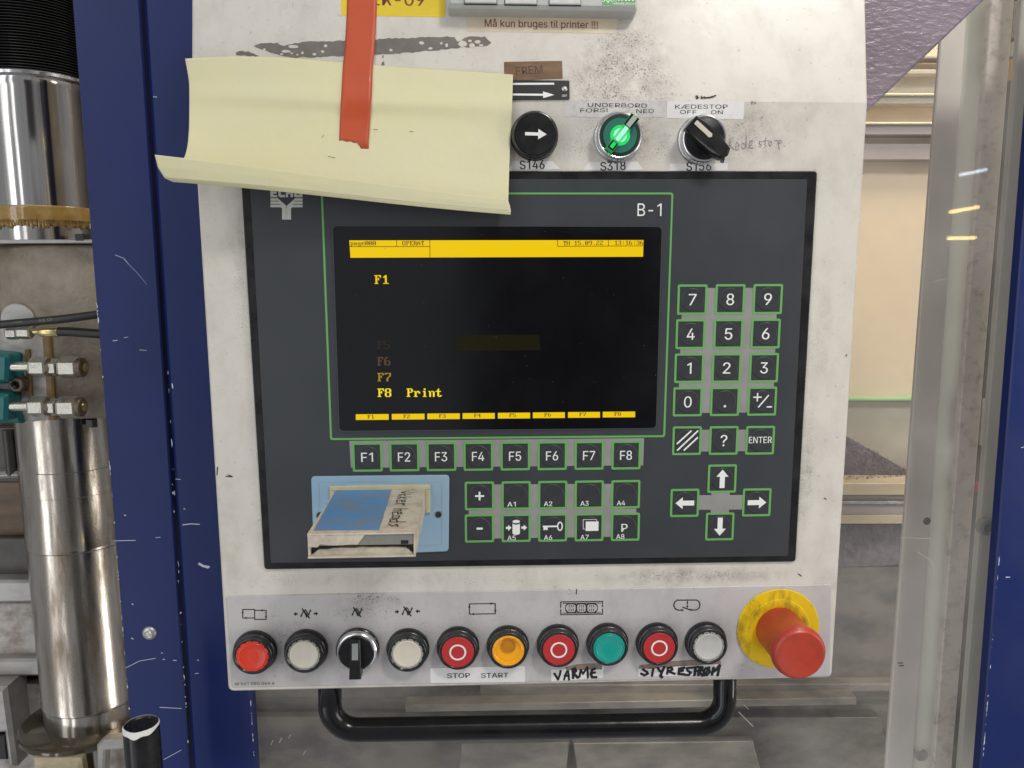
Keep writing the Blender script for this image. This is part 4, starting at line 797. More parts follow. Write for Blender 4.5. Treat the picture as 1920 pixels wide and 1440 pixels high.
# maker's emblem: block letters over six lines running together
mb = MB(); ze = lambda x, y: T(440 + x / 7.385, 320 + y / 7.385)
he = H1 + .0001
for k, y in enumerate((400, 444, 489)):
    q = 18; xe = 598 + k * 20; xl = 710 - k * 23 if k else 712; xl = (712, 690, 668)[k]; yb = (500, 510, 520)[k]
    for s_ in (-1, 1):
        X = lambda x: 720 + s_ * (720 - x) * -1 if s_ > 0 else x
        f_ = lambda x, yy: ze(x if s_ < 0 else 1438 - x, yy)
        mb.add([(*p, he) for p in (f_(497, y - q), f_(xe, y - q), f_(xe + 4, y + q), f_(497, y + q))], [(0, 1, 2, 3)])
        mb.stroke([f_(xe - 4, y - 8 + k * 4), f_(xl, yb), f_(xl, 668)], 1.05 * MM, he + 5e-5)
yb, yt = 368, 240
for L in ([(495, yt), (585, yt), (585, yt + 34), (535, yt + 34), (535, 288), (580, 288), (580, 318), (535, 318), (535, 338), (590, 338), (590, yb), (495, yb)],
          [(605, yt), (640, yt), (640, 335), (695, 335), (695, yb), (625, yb), (605, 350)],
          [(708, yb), (708, 310), (722, 290), (790, 290), (806, 310), (806, yb), (775, yb), (775, 325), (740, 325), (740, yb)],
          [(822, yt), (936, yt), (936, yt + 34), (860, yt + 34), (860, 335), (900, 335), (900, 322), (870, 322), (870, 300), (938, 300), (938, yb), (836, yb), (822, 352)]):
    mb.flat([ze(*p) for p in L], he)
build('maker_emblem', mb, mat('grey_white_print', (0.55, 0.56, 0.52), 0.5), term)
# grey fields between the keys
def field(*q):
    mb = MB(); mb.prism([T(*p) for p in q], H1 - .0002, H1 + .00006); build('key_field', mb, m_field, term)
field((655, 826.5), (658, 877), (1206, 872.5), (1207.5, 821.5))
field((1280, 540), (1271, 774.5), (1449, 773), (1458, 539.5))
field((1290, 806), (1289, 847), (1422, 845.5), (1423, 805.5))
field((1290, 928.5), (1289, 956), (1412, 955), (1412, 928))
mb = MB(); mb.prism([T(1334.5, 905), T(1332, 980), T(1366, 980), T(1369, 905)], H1 - .0002, H1 + .0001); build('key_field', mb, m_field, term)
field((898, 908.5), (900, 1010), (1170, 1006), (1171, 907))
mb = MB(); mb.prism([T(879, 957), T(879, 965.5), T(1193, 961.5), T(1193, 953.5)], H1 - .0002, H1 + .0001); build('key_field', mb, m_field, term)
# membrane keys: one mesh shared by all, the legend of each a sub-part
K = 21.0 * MM
def key_mesh():
    mb = MB(); s = K / 2; q = s - 1.55 * MM
    sq = lambda a, r: rpoly([(-a, -a), (a, -a), (a, a), (-a, a)], r, 3)
    mb.frame(sq(s, 1.3 * MM), sq(q, .25 * MM), 0, .00022, 1)
    mb.prism(sq(q, .25 * MM), 0, .00016, 0)
    # raised dome edge
    n = 28; r0, r1, r2 = q * .90, q * .86, q * .82
    for k in range(n):
        a, b = 2 * math.pi * k / n, 2 * math.pi * (k + 1) / n
        mb.add([(r * math.cos(t), r * math.sin(t), z) for t in (a, b) for r, z in ((r0, .00017), (r1, .00062), (r2, .00052))], [(0, 3, 4, 1), (1, 4, 5, 2)], 0, True)
    mb.add([(r2 * math.cos(2 * math.pi * k / n), r2 * math.sin(2 * math.pi * k / n), .00052) for k in range(n)], [tuple(range(n))], 0)
    return mb
proto = build('membrane_key', key_mesh(), [m_key, m_green], term, origin=(0, 0, 0))
first = [True]
def key(px, py, label, draw):
    u, v = T(px, py)
    o = proto if first[0] else proto.copy()
    if not first[0]: COL.objects.link(o); o.parent = term
    first[0] = False
    po = ORG[term.name]; org = (u, v, H1 + .00005); ORG[o.name] = org; o.location = tuple(a - b for a, b in zip(org, po))
    tag(o, label)
    mb = MB(); draw(mb, u, v, H1 + .00072); build('legend', mb, m_white, o)
def word(s, wpx, cap, dy=0.0, dx=0.0):
    def d(mb, u, v, h):
        w_ = wpx * PX / 2; text(mb, s, (u - w_ + dx * PX, v - cap / 2 + dy * PX), (u + w_ + dx * PX, v - cap / 2 + dy * PX), cap, h, 0, .07 * MM)
    return d
def both(*fs):
    def d(mb, u, v, h):
        for f in fs: f(mb, u, v, h)
    return d
def poly(*polys):
    def d(mb, u, v, h):
        for i, P in enumerate(polys): mb.flat([(u + x * PX, v + y * PX) for x, y in P], h + i * 2e-5)
    return d
def line(wd, *ls):
    def d(mb, u, v, h):
        for i, P in enumerate(ls): mb.stroke([(u + x * PX, v + y * PX) for x, y in P], wd, h + i * 3e-5)
    return d
for k in range(8):
    t = k / 7; key(689 + (1174 - 689) * t, 857 - 3.8 * t, 'key marked F%d' % (k + 1), word('F%d' % (k + 1), 23 if k else 22, 6.6 * MM, 0, -.5))
cap_s = 4.5 * MM
AX = [899, 967.8, 1036.2, 1104.6, 1173]
rt = lambda k: 929.6 - .75 * k; rb = lambda k: 990.5 - .7 * k
key(AX[0], rt(0), 'key marked with a plus sign', line(1.3 * MM, [(-7, 0), (7.5, 0)], [(.2, -7), (.2, 7)]))
key(AX[0], rb(0), 'key marked with a minus sign', line(1.5 * MM, [(-4, 0), (4.5, 0)]))
def sm(s): return word(s, 16, 3.5 * MM, -17, -9)
for k in range(1, 5): key(AX[k], rt(k), 'blank key marked A%d in its corner' % k, sm('A%d' % k))
def cyl(mb, u, v, h):
    c = lambda x, y: (u + x * PX, v + y * PX)
    E_ = [(7.2 * math.cos(t * math.pi / 8), 3.4 * math.sin(t * math.pi / 8)) for t in range(16)]
    mb.flat([c(x, y + 13.5) for x, y in E_], h); mb.flat([c(-7.2, 10.5)] + [c(x * 1, y + 10.5) for x, y in E_[8:]] + [c(7.2, 10.5), c(7.2, -10)] + [c(x, y - 10) for x, y in reversed(E_[9:])] + [c(-7.2, -10)], h + 2e-5)
    fat_arrow(mb, c(-20, 1), c(-9, 1), 1.7 * MM, 2.4 * MM, 4.6 * MM, h); fat_arrow(mb, c(10, 1), c(21, 1), 1.7 * MM, 2.4 * MM, 4.6 * MM, h)
key(AX[1], rb(1), 'key with a white barrel between two arrows, marked A5', both(cyl, word('A5', 16, 3.5 * MM, -19.5, -9)))
def keysym(mb, u, v, h):
    c = lambda x, y: (u + x * PX, v + y * PX)
    mb.stroke([c(-18, 3), c(9, 3)], 1.2 * MM, h); mb.flat([c(-18, 2), c(-18, -4.5), c(-15, -4.5), c(-15, -3), c(-13, -3), c(-13, -4.5), c(-10, -4.5), c(-10, 2)], h + 3e-5)
    mb.stroke([c(14 + 4.4 * math.cos(t * math.pi / 10), 3 + 8.2 * math.sin(t * math.pi / 10)) for t in range(21)], .9 * MM, h + 6e-5)
key(AX[2], rb(2), 'key with a white door key symbol, marked A6', both(keysym, word('A6', 16, 3.5 * MM, -19.5, -9)))
def sheets(mb, u, v, h):
    c = lambda x, y: (u + x * PX, v + y * PX)
    mb.flat([c(-7, 12), c(18, 12), c(18, -7), c(-7, -7)], h); mb.stroke([c(-8, -3), c(-12, -3), c(-12, 16), c(14, 16), c(14, 13)], .35 * MM, h + 3e-5)
key(AX[3], rb(3), 'key with two overlapping sheets, marked A7', both(sheets, word('A7', 16, 3.5 * MM, -19.5, -9)))
key(AX[4] - .5, rb(4), 'key marked P and A8', both(word('P', 12, 5.9 * MM, -1.5, -2), word('A8', 16, 3.5 * MM, -19, -10)))
NC = [((1297.9, 561.8), '7'), ((1368.7, 561.2), '8'), ((1439.2, 560.8), '9'), ((1294.6, 626.5), '4'), ((1365.5, 626), '5'), ((1435.2, 625.5), '6'), ((1292, 690.3), '1'), ((1362, 689.9), '2'), ((1432, 689.5), '3'), ((1289.2, 753.3), '0')]
for (x, y), s_ in NC: key(x, y, 'numeric key %s' % s_, word(s_, 14.5 if s_ != '1' else 8, 7.9 * MM, 0, 0))
key(1358.9, 752.7, 'key marked with a decimal point', poly([(-2, -7), (2, -7), (2, -11), (-2, -11)]))
key(1428.8, 752.1, 'key marked plus over minus', line(1.0 * MM, [(-17, 8), (-3, 8)], [(-10, 1), (-10, 15)], [(-7, -11), (11, 11)], [(10, -11), (18, -11)]))
key(1287.8, 826.2, 'key with three diagonal white strokes', line(1.15 * MM, [(-19, -5), (7, 19)], [(-18, -18), (20, 19)], [(-5, -18), (20, 6)]))
key(1356.7, 825.8, 'key marked with a question mark', word('?', 13, 8.2 * MM, 0, 0))
key(1425, 825.4, 'key marked ENTER', word('ENTER', 45, 4.6 * MM, 1, 0))
for (x, y), (dx, dy), s_ in (((1353.8, 897.3), (0, 1), 'up'), ((1283.6, 942.8), (-1, 0), 'sideways toward the cartridge'), ((1418.7, 941.8), (1, 0), 'sideways away from the cartridge'), ((1349.4, 987), (0, -1), 'down')):
    def draw(mb, u, v, h, dx=dx, dy=dy):
        q = 18.5 * PX; fat_arrow(mb, (u - dx * q, v - dy * q), (u + dx * q, v + dy * q), 3.7 * MM, 5.3 * MM, 8.8 * MM, h)
    key(x, y, 'cursor key with a white arrow pointing ' + s_, draw)
# memory card slot
mb = MB(); q = [T(583.8, 892.5), T(589, 1042), T(841.3, 1032.8), T(842.6, 889.8)]
mb.prism(rpoly(q, 3 * MM), H1 - .0005, H1 + .0016, 0, .0005); mb.frame(rpoly([F(597, 903, .0041), F(600, 1028, .0041), F(829, 1022.5, .0041), F(829.5, 902, .0041)], 1 * MM), rpoly([F(598.3, 904.3, .0041), F(601.3, 1026.7, .0041), F(827.7, 1021.2, .0041), F(828.2, 903.3, .0041)], .8 * MM), H1 + .001, H1 + .0018)
slot = build('card_slot', mb, m_slot, term)
HS = H1 + .0016
def S(px, py, h=HS): return F(px, py, h)
mb = MB(); a0 = S(618.5, 910); b0 = S(806.5, 908.8); jb = S(806, 960)
mb.box(a0[0], b0[0], a0[1] - 3.4 * MM, a0[1], HS - .0005, HS + .0026, 0, .0005)
mb.box(b0[0] - 3.4 * MM, b0[0], jb[1], a0[1] - 3.4 * MM, HS - .0005, HS + .0024, 0, .0005); mb.box(a0[0], a0[0] + 3.2 * MM, jb[1], a0[1] - 3.4 * MM, HS - .0005, HS + .0024, 0, .0005)
build('slot_frame', mb, m_slot_frame, slot)
for p in ((822, 964.5), (599.5, 966)):
    u, v = S(*p); mb = MB(); mb.lathe((u, v, HS), mm([(2.3, 0), (2.2, .7), (1.6, 1.0), (0, 1.05)]), 20); mb.box(u - 1.4 * MM, u + 1.4 * MM, v - .25 * MM, v + .25 * MM, HS + .0009, HS + .0012, 1); build('slot_screw', mb, [m_screw, m_ink], slot)

# ================================================================ cartridge in the slot
u0, v0 = S(629, 918.5, .005); u1, _ = S(797.5, 917.5, .005); vb = v0 - 14.9 * MM; HF = .0972
car = thing('cartridge', 'scuffed cardboard wrapped cartridge with a worn blue label stuck out of the slot', 'cartridge', origin=((u0 + u1) / 2, v0, HS))
mb = MB(); t_ = .0011
mb.box(u0, u1, v0 - t_, v0, HS, HF, 0, .0004); mb.box(u0, u0 + t_, vb + t_, v0 - t_, HS, HF - .0008, 0, .0003); mb.box(u1 - t_, u1, vb + t_, v0 - t_, HS, HF - .0006, 0, .0003)
mb.box(u0, u1, vb, vb + t_, HS, HF + .0006, 0, .0004)
build('sleeve', mb, m_card, car)
mb = MB(); mb.box(u0 + t_, u1 - t_, vb + t_, v0 - t_, HS, HF - .006, 0); mb.box(u0 + t_ + .0002, u1 - t_ - .0002, v0 - 7.6 * MM, v0 - t_ - .0001, HF - .0055, HF - .0010, 1, .0003)
uu = u1 - 8.5 * MM; mb.box(uu, uu + 4.4 * MM, v0 - 7.2 * MM, v0 - 5.0 * MM, HF - .002, HF - .0008, 2)
build('tin_end', mb, [m_dkmetal, m_tin, m_ink], car)
mb = MB(); mb.prism(jag([(u0 + .0004, v0 - .9 * MM), (u0 + .53 * (u1 - u0), v0 - .9 * MM), (u0 + .46 * (u1 - u0), v0 - 6.6 * MM), (u0 + .2 * (u1 - u0), v0 - 7.2 * MM), (u0 + .12 * (u1 - u0), v0 - 6.0 * MM), (u0 + .09 * (u1 - u0), v0 - 7.8 * MM), (u0 + .0006, v0 - 8.0 * MM)], .0003, .004), HF - .0009, HF + .0001, 0)
mb.prism(jag([(u0 + .0012, vb + t_), (u1 - .002, vb + t_), (u1 - 6 * MM, vb + 4.6 * MM), (u0 + .5 * (u1 - u0), vb + 5.2 * MM), (u0 + 6 * MM, vb + 4.2 * MM)], .0003, .004), HF - .0058, HF - .0035, 1)
build('torn_wrap', mb, [m_card, m_card_blue if False else m_card], car)
# label and handwriting lie on the top of the sleeve: u across, h outward
TOPV = v0 + .00012
mb = MB()
L = [(u0 + .6 * MM, HS + 3 * MM), (u0 + .63 * (u1 - u0), HS + 2 * MM), (u0 + .655 * (u1 - u0), HF - 5 * MM), (u0 + .5 * MM + .03 * (u1 - u0), HF - 6 * MM)]
L = jag(L, .0003, .005); mb.add([(x, TOPV, z) for x, z in L] + [(x, v0 - .0002, z) for x, z in L], [tuple(range(len(L)))] + [(i, (i + 1) % len(L), (i + 1) % len(L) + len(L), i + len(L)) for i in range(len(L))])
build('blue_label', mb, m_card_blue, car)
mb = MB(); zc = lambda x, y: F(440 + x / 4.174, 800 + y / 4.174)
def topstroke(mb, pts, wd, k):
    # positions given along the written line (s: outward, t: across)
    for i in range(len(pts) - 1):
        a, b = Vector(pts[i]), Vector(pts[i + 1]); d = b - a
        if d.length < 1e-7: continue
        d.normalize(); n = Vector((-d.y, d.x)) * wd / 2; e = d * wd * .3; q = TOPV + 5e-5 + (k * 12 + i) * 2e-6
        mb.add([(p.x, q, p.y) for p in (a - e - n, a - e + n, b + e + n, b + e - n)], [(0, 1, 2, 3)])
SCR = [[(0, 6), (3, 1), (6, 4)], [(3, 1), (4, 9)], [(8, 8), (8, 0)], [(11, 5), (8, 3), (12, 0)], [(14, 9), (14, 0)], [(18, 6), (14, 3), (18, 0)], [(20, 3), (24, 4), (23, 6), (20, 5), (21, 0), (25, 1)], [(27, 6), (27, 0)], [(27, 4), (30, 6), (31, 5)],
       [(38, 9), (38, 0)], [(38, 4), (41, 5), (42, 0)], [(44, 3), (48, 4), (47, 6), (44, 5), (45, 0), (49, 1)], [(55, 5), (51, 5), (51, 1), (54, 1), (56, 5), (56, 0)], [(62, 5), (58, 4), (58, 0), (62, 1)], [(62, 10), (62, 0)], [(70, 6), (66, 5), (69, 3), (65, 0)]]
for k, s_ in enumerate(SCR):
    topstroke(mb, [(u0 + (.79 + (y - 4) * .0165) * (u1 - u0), HS + (6 + x * 1.1) * MM) for x, y in s_], .75 * MM, k)
build('handwriting', mb, m_ink, car)

# ================================================================ stickers and labels on the box
def sticker(name, label, cat, pts, m, print_=None, up=False, h=0.00018, z0=0.0, r=0.4 * MM, bend=None):
    pl = UPPER if up else FRONT
    P = [pl.uv(x, y, z0 + h) for x, y in pts]; cx = sum(p[0] for p in P) / len(P); cy = sum(p[1] for p in P) / len(P)
    o = thing(name, label, cat, pl, (cx, cy, z0))
    mb = MB(); mb.prism(rpoly(P, r, 3) if r else P, z0, z0 + h, 0); build('backing', mb, m, o)
    if print_:
        mb = MB(); print_(mb, lambda x, y: pl.uv(x, y, z0 + h), z0 + h + .0001)
        o2 = build('print', mb, print_.mats, o)
    return o
def pr(mats):
    def w_(f): f.mats = mats; return f
    return w_
@pr(m_maroon)
def p_tag(mb, P, h): text(mb, 'CER-09', P(672, 9.5), P(796, 11), 8.0 * MM, h, 0, .12 * MM)
sticker('yellow_sticker', 'bright yellow sticker with dark red lettering above the taped paper', 'sticker', [(640, -50), (640, 29), (834, 32), (836, -50)], m_yellow_tag, p_tag, True)
@pr(m_maroon)
def p_printer(mb, P, h): text(mb, 'Må kun bruges til printer !!!', P(909, 50), P(1121, 53.5), 5.0 * MM, h, 0, .05 * MM)
sticker('printer_sticker', 'cream sticker with maroon text under the grey switch case', 'sticker', [(874, 25), (875, 59), (1156.5, 62.5), (1157, 27)], m_cream_tag, p_printer, True)
@pr(m_brown_ink)
def p_frem(mb, P, h):
    text(mb, 'FREM', P(968, 141), P(1018, 137), 5.4 * MM, h)
sticker('brown_sticker', 'faded brown sticker with dark lettering above the black arrow sign', 'sticker', [(945, 116), (945.5, 152), (1055, 147.5), (1054, 114)], m_brown_tag, p_frem, True)
@pr([m_white, m_steel_bolt])
def p_arrows(mb, P, h):
    fat_arrow(mb, P(1039, 157), P(950, 157.5), 1.35 * MM, 3 * MM, 4.4 * MM, h); fat_arrow(mb, P(940, 177), P(1039.5, 178), 1.35 * MM, 7.6 * MM, 4.6 * MM, h)
    text(mb, 'G3F', P(1054, 181.5), P(1063, 181.5), 1.5 * MM, h)
    u, v = P(1058.5, 167); mb.lathe((u, v, h - .0003), mm([(2.0, 0), (1.8, .8), (1.0, 1.3), (0, 1.45)]), 24, 1)
sticker('arrow_sign', 'black metal sign with two opposed white arrows and a rivet', 'sign', [(930, 149.5), (930, 187), (1068, 185.5), (1067.5, 151)], m_sign, p_arrows, True, 0.0012)
def fold(mb, pts, P, h): mb.flat([P(*p) for p in pts], h, 0)
def code(s, x0, x1, y0, y1):
    @pr(m_ink)
    def f(mb, P, h):
        text(mb, s, P(x0, y0), P(x1, y1), 5.6 * MM, h, 0, .14 * MM)
        if s == 'S318':
            for k in range(5): mb.flat([P(1138 + k * 6, 303 - (k % 2) * 2), P(1143 + k * 6, 303), P(1144 + k * 6, 299), P(1139 + k * 6, 300)], h + .00004 + k * 1e-5)
    return f
sticker('switch_label', 'small lilac label marked S146 under the black arrow button', 'label', [(958, 302), (953, 318.5), (1052, 317), (1036, 302)], m_label, code('S146', 975, 1021, 317.5, 316.5), group='x') if False else \
    sticker('switch_label', 'small lilac label marked S146 under the black arrow button', 'label', [(960, 302), (953, 318.5), (1051, 317), (1036, 302)], m_label, code('S146', 975, 1021, 317.5, 316.5))
sticker('switch_label', 'small lilac label marked S318 under the lit green switch', 'label', [(1104, 304), (1093, 319.3), (1206, 319.3), (1196, 303)], m_label, code('S318', 1126, 1173, 320, 318.5))
sticker('switch_label', 'small lilac label marked S156 under the black selector knob', 'label', [(1256, 307), (1255, 320), (1364, 320.2), (1365, 306)], m_label, code('S156', 1287, 1333, 320.3, 319.5))
@pr(m_ink)
def p_under(mb, P, h):
    text(mb, 'UNDERBORD', P(1102, 200.5), P(1213, 202), 2.6 * MM, h); text(mb, 'FORSI', P(1088, 211), P(1139, 210), 2.5 * MM, h); text(mb, 'NED', P(1193, 212), P(1226, 211.5), 2.5 * MM, h)
sticker('switch_label', 'worn two line label partly rubbed off above the lit green switch', 'label', [(1060, 190), (1057.5, 219), (1246, 220.5), (1246, 188)], m_label_grey, p_under)
@pr(m_ink)
def p_kaede(mb, P, h):
    text(mb, 'KÆDESTOP', P(1267, 204), P(1364, 204), 2.7 * MM, h); text(mb, 'OFF', P(1275, 213.5), P(1306, 214), 2.5 * MM, h); text(mb, 'ON', P(1333, 214), P(1355, 214), 2.5 * MM, h)
sticker('switch_label', 'worn two line label above the black selector knob', 'label', [(1251, 189.5), (1250, 221.5), (1394, 223.5), (1396, 190.5)], m_label, p_kaede)
@pr(m_ink)
def p_ss(mb, P, h): text(mb, 'STOP', P(838.5, 1271.5), P(881, 1270.5), 3.7 * MM, h, 0, .1 * MM); text(mb, 'START', P(902, 1271), P(953, 1270), 3.7 * MM, h, 0, .1 * MM)
sticker('button_label', 'white label with STOP and START under the red and orange buttons', 'label', [(806.5, 1253), (807, 1281), (985, 1278.5), (984, 1249)], m_label, p_ss, z0=HP, r=1 * MM)
zv = lambda x, y: (1040 + x / 5.647, 1180 + y / 5.647)
def pen(strokes, wd):
    @pr(m_ink)
    def f(mb, P, h):
        for k, s_ in enumerate(strokes): mb.stroke([P(*zv(*p)) for p in s_], wd * rnd.uniform(.85, 1.15), h + k * 2.5e-5)
    return f
VARME = [[(-2, 470), (12, 490), (35, 530)], [(35, 530), (55, 480), (62, 440)], [(100, 530), (118, 470), (140, 425), (152, 530)], [(108, 490), (150, 488)], [(195, 515), (195, 470), (190, 420)], [(190, 425), (215, 412), (225, 440), (200, 465), (245, 510)],
         [(262, 500), (275, 425), (300, 470), (345, 400), (350, 470), (352, 510)], [(425, 415), (395, 430), (382, 470), (395, 505), (440, 505)], [(385, 465), (425, 455)]]
sticker('button_label', 'white tape label with VARME in black marker beneath red and teal buttons', 'label', [(1033, 1256), (1033.5, 1277.5), (1131, 1271), (1132, 1250)], m_label, pen(VARME, 1.8 * MM), z0=HP)
STY = [[(1000, 405), (950, 400), (935, 425), (975, 450), (985, 470), (950, 485), (915, 470)], [(1010, 405), (1080, 400)], [(1045, 405), (1030, 490)], [(1095, 410), (1110, 440), (1125, 445)], [(1160, 400), (1135, 450), (1120, 490), (1135, 505)], [(1190, 470), (1200, 405)], [(1195, 408), (1235, 400), (1245, 425), (1205, 445), (1270, 468)],
       [(1370, 405), (1320, 415), (1312, 470), (1370, 475)], [(1315, 440), (1355, 435)], [(1440, 405), (1400, 410), (1405, 435), (1440, 455), (1420, 482), (1385, 480)], [(1450, 405), (1520, 395)], [(1490, 400), (1480, 480)], [(1520, 480), (1535, 400), (1560, 400), (1555, 430), (1515, 440), (1565, 485)],
       [(1600, 410), (1575, 440), (1585, 475), (1615, 480), (1640, 450), (1630, 412), (1600, 410)], [(1585, 485), (1635, 400)], [(1665, 475), (1680, 405), (1690, 440), (1745, 380), (1725, 480)]]
sticker('button_label', 'white tape label with STYRESTROM in black marker below the last red button', 'label', [(1196.5, 1251), (1197, 1268), (1350, 1266), (1352, 1243)], m_label, pen(STY, 1.9 * MM), z0=HP)
for nm, lb, P_ in (('dirty_tape', 'brown stained tape strip above the VARME label', [(1060, 1252), (1063, 1257), (1129, 1255), (1128, 1244), (1082, 1246)]), ('dirty_tape', 'brown stained tape strip above the STYRESTROM label', [(1197, 1254), (1200, 1248), (1260, 1240), (1350, 1236), (1352, 1245), (1212, 1253)])):
    sticker(nm, lb, 'tape', P_, mat('stained_tape', (0.25, 0.19, 0.16), 0.5, var=.7, vs=200, dark=(.13, .1, .085)), None, z0=HP, h=.00034, r=0)

# ================================================================ grey switch case at the top
u0, v0 = U(838.5, 12, .0125); u1, _ = U(1196.5, 15, .0125)
case = thing('switch_case', 'grey plastic switch case with square keys and a green logo', 'switch box', UPPER, ((u0 + u1) / 2, v0, 0))
ch = 0.0125
mb = MB(); mb.prism(rpoly([(u0, v0), (u1, v0 - .3 * MM), (u1, v0 + .06), (u0, v0 + .06)], 2.2 * MM), 0, ch, 0, .0022); build('housing', mb, m_case, case)
for xa, xb, yb in ((871, 931, 7), (947, 1006, 8.5), (1030, 1088, 9.5)):
    a, b = UPPER.uv(xa, yb, ch), UPPER.uv(xb, yb, ch); mb = MB(); mb.box(a[0] - .4 * MM, b[0] + .4 * MM, a[1] - .4 * MM, a[1] + .02, ch - .001, ch + .0003, 1); mb.box(a[0], b[0], a[1], a[1] + .0195, ch, ch + .0016, 0, .0004); build('square_key', mb, [m_case_key, m_black], case)
a, b = UPPER.uv(1129, 9.5, ch), UPPER.uv(1191.5, 11, ch); mb = MB(); mb.box(a[0], b[0], a[1], a[1] + .016, ch - .0001, ch + .0002, 0)
q = lambda x, y: UPPER.uv(660 + x / 3.31, y / 3.31, ch)
mb.stroke([q(1553, 10), (q(1566, 9)), q(1572, -6), q(1590, 18), q(1600, -4), q(1612, 12), q(1622, 8)], .5 * MM, ch + .0003, 1)
mb.box(q(1617, 0)[0], b[0] - .0002, q(1617, 32)[1], q(1617, 15)[1], ch + .0001, ch + .00028, 2)
text(mb, 'ELEKTRONIK', q(1620, 32), q(1757, 33), 3.0 * MM, ch + .0004, 0)
mb.stroke([q(1620, 2), q(1625, 8), q(1640, 8)], .5 * MM, ch + .0003, 1)
for k in range(5): mb.flat([q(1648 + k * 22, 9), q(1660 + k * 22, 9), q(1660 + k * 22, -8), q(1652 + k * 22, -8)], ch + .0003, 1)
build('logo', mb, [m_logo_green, m_white, m_case_key], case)

# ================================================================ hanging paper and the tape that holds it
def cat(p, t):
    n = len(p) - 1; i = min(int(t * n), n - 1); f = t * n - i
    g = lambda k: p[max(0, min(n, k))]
    a, b, c, d = g(i - 1), g(i), g(i + 1), g(i + 2)
    return tuple(0.5 * (2 * b[k] + (c[k] - a[k]) * f + (2 * a[k] - 5 * b[k] + 4 * c[k] - d[k]) * f * f + (3 * b[k] - a[k] - 3 * c[k] + d[k]) * f ** 3) for k in range(len(b)))
# rows from the top edge down to the free edge of the lip: photograph position and height over the front plane (mm)
ROWS = [[(347, 110, 8), (430, 106, 4), (530, 108, .5), (640, 117, -3), (760, 126, -3.5), (870, 133, -2), (962, 140, 1)],
        [(354, 150, 7), (432, 150, 4.4), (530, 151, 2), (638, 157, .3), (755, 163, -.3), (865, 168, .8), (961, 173, 2.6)],
        [(355, 178, 8), (432, 180, 6.6), (530, 183, 5.4), (635, 187, 4.4), (752, 192, 4.0), (862, 197, 3.8), (960, 201, 4.6)],
        [(355, 205, 8.5), (432, 209, 6.4), (530, 212, 4.7), (633, 215, 3.6), (750, 221, 3.2), (860, 228, 3.2), (959, 236, 4.4)],
        [(354, 248, 14), (430, 252, 11), (528, 256, 8.6), (632, 261, 6.6), (748, 268, 5.8), (858, 276, 5.4), (956, 286, 6)],
        [(349, 285, 23), (425, 294, 19), (524, 305, 15), (632, 315, 12), (746, 325, 10.5), (856, 336, 9), (954, 345, 8.6)],
        [(335, 318, 33), (417, 330, 29), (520, 343, 24), (630, 355, 20), (745, 369, 16), (854, 381, 13.5), (953, 392, 11.5)],
        [(324, 341, 40), (410, 348, 36), (514, 358, 30), (628, 370, 25), (745, 383, 20), (856, 394, 17), (957, 402.5, 14)],
        [(309, 334, 43), (405, 341.5, 38.5), (512, 351, 32), (626, 363, 26.5), (744, 376.5, 21.2), (856, 387, 18), (958, 395.5, 15)],
        [(296, 314, 45.5), (402, 323, 40), (509, 334.5, 33.5), (625, 349, 27.6), (744, 363, 22), (856, 376, 18.8), (956, 385.5, 15.6)],
        [(290, 290, 47), (400, 303, 41), (508, 317, 34.5), (625, 333, 28.4), (744, 349, 22.6), (856, 363, 19.2), (952, 374, 16)]]
def lerp_rows(p, t):
    """smooth down the sheet, straight panels with sharp folds in the lip"""
    n = len(p) - 1; x = t * n
    if x <= 7: return cat(p[:8], x / 7)
    i = min(int(x), n - 1); f = x - i
    return tuple(a * (1 - f) + b * f for a, b in zip(p[i], p[i + 1]))
def sheet(px, py, hmm):
    u, v = F(px, py, hmm * MM); return (u, v, hmm * MM)
pap_o = (*F(650, 250), 0)
NR, NC_ = 70, 96
G = []
for i in range(NR + 1):
    r = []
    for j in range(NC_ + 1):
        col = [cat(ROWS[k], j / NC_) for k in range(len(ROWS))]
        r.append(sheet(*lerp_rows(col, i / NR)))
    G.append(r)
mb = MB(); cut_ = NR * 7 // 10; mb.grid(G[:cut_ + 1], 0, True, True); mb.grid(G[cut_:NR * 8 // 10 + 1], 0, True, True); mb.grid(G[NR * 8 // 10:], 0, True, True)
pap = build('paper_sheet', mb, m_paper, None, origin=pap_o)
sm_ = pap.modifiers.new('thickness', 'SOLIDIFY'); sm_.thickness = 0.00022; sm_.offset = 0
tag(pap, 'blank pale yellow paper sheet with a curled lower lip taped over the box', 'paper')
# pen specks on the paper
mb = MB()
def paper_at(px, py):
    best = min(((i, j) for i in range(0, NR * 6 // 10) for j in range(NC_ + 1)), key=lambda q: (lambda p: (p[0] - F(px, py, p[2])[0]) ** 2 + (p[1] - F(px, py, p[2])[1]) ** 2)(G[q[0]][q[1]]))
    return G[best[0]][best[1]][2]
for a, b in (((604, 258), (607, 253)), ((700, 243), (708, 243)), ((768, 246), (775, 247)), ((615, 293), (628, 296))):
    h = paper_at(*a) + .0009; mb.stroke([F(*a, h), F(*b, h)], .28 * MM, h)
sp_o = build('pen_specks', mb, m_ink, pap)
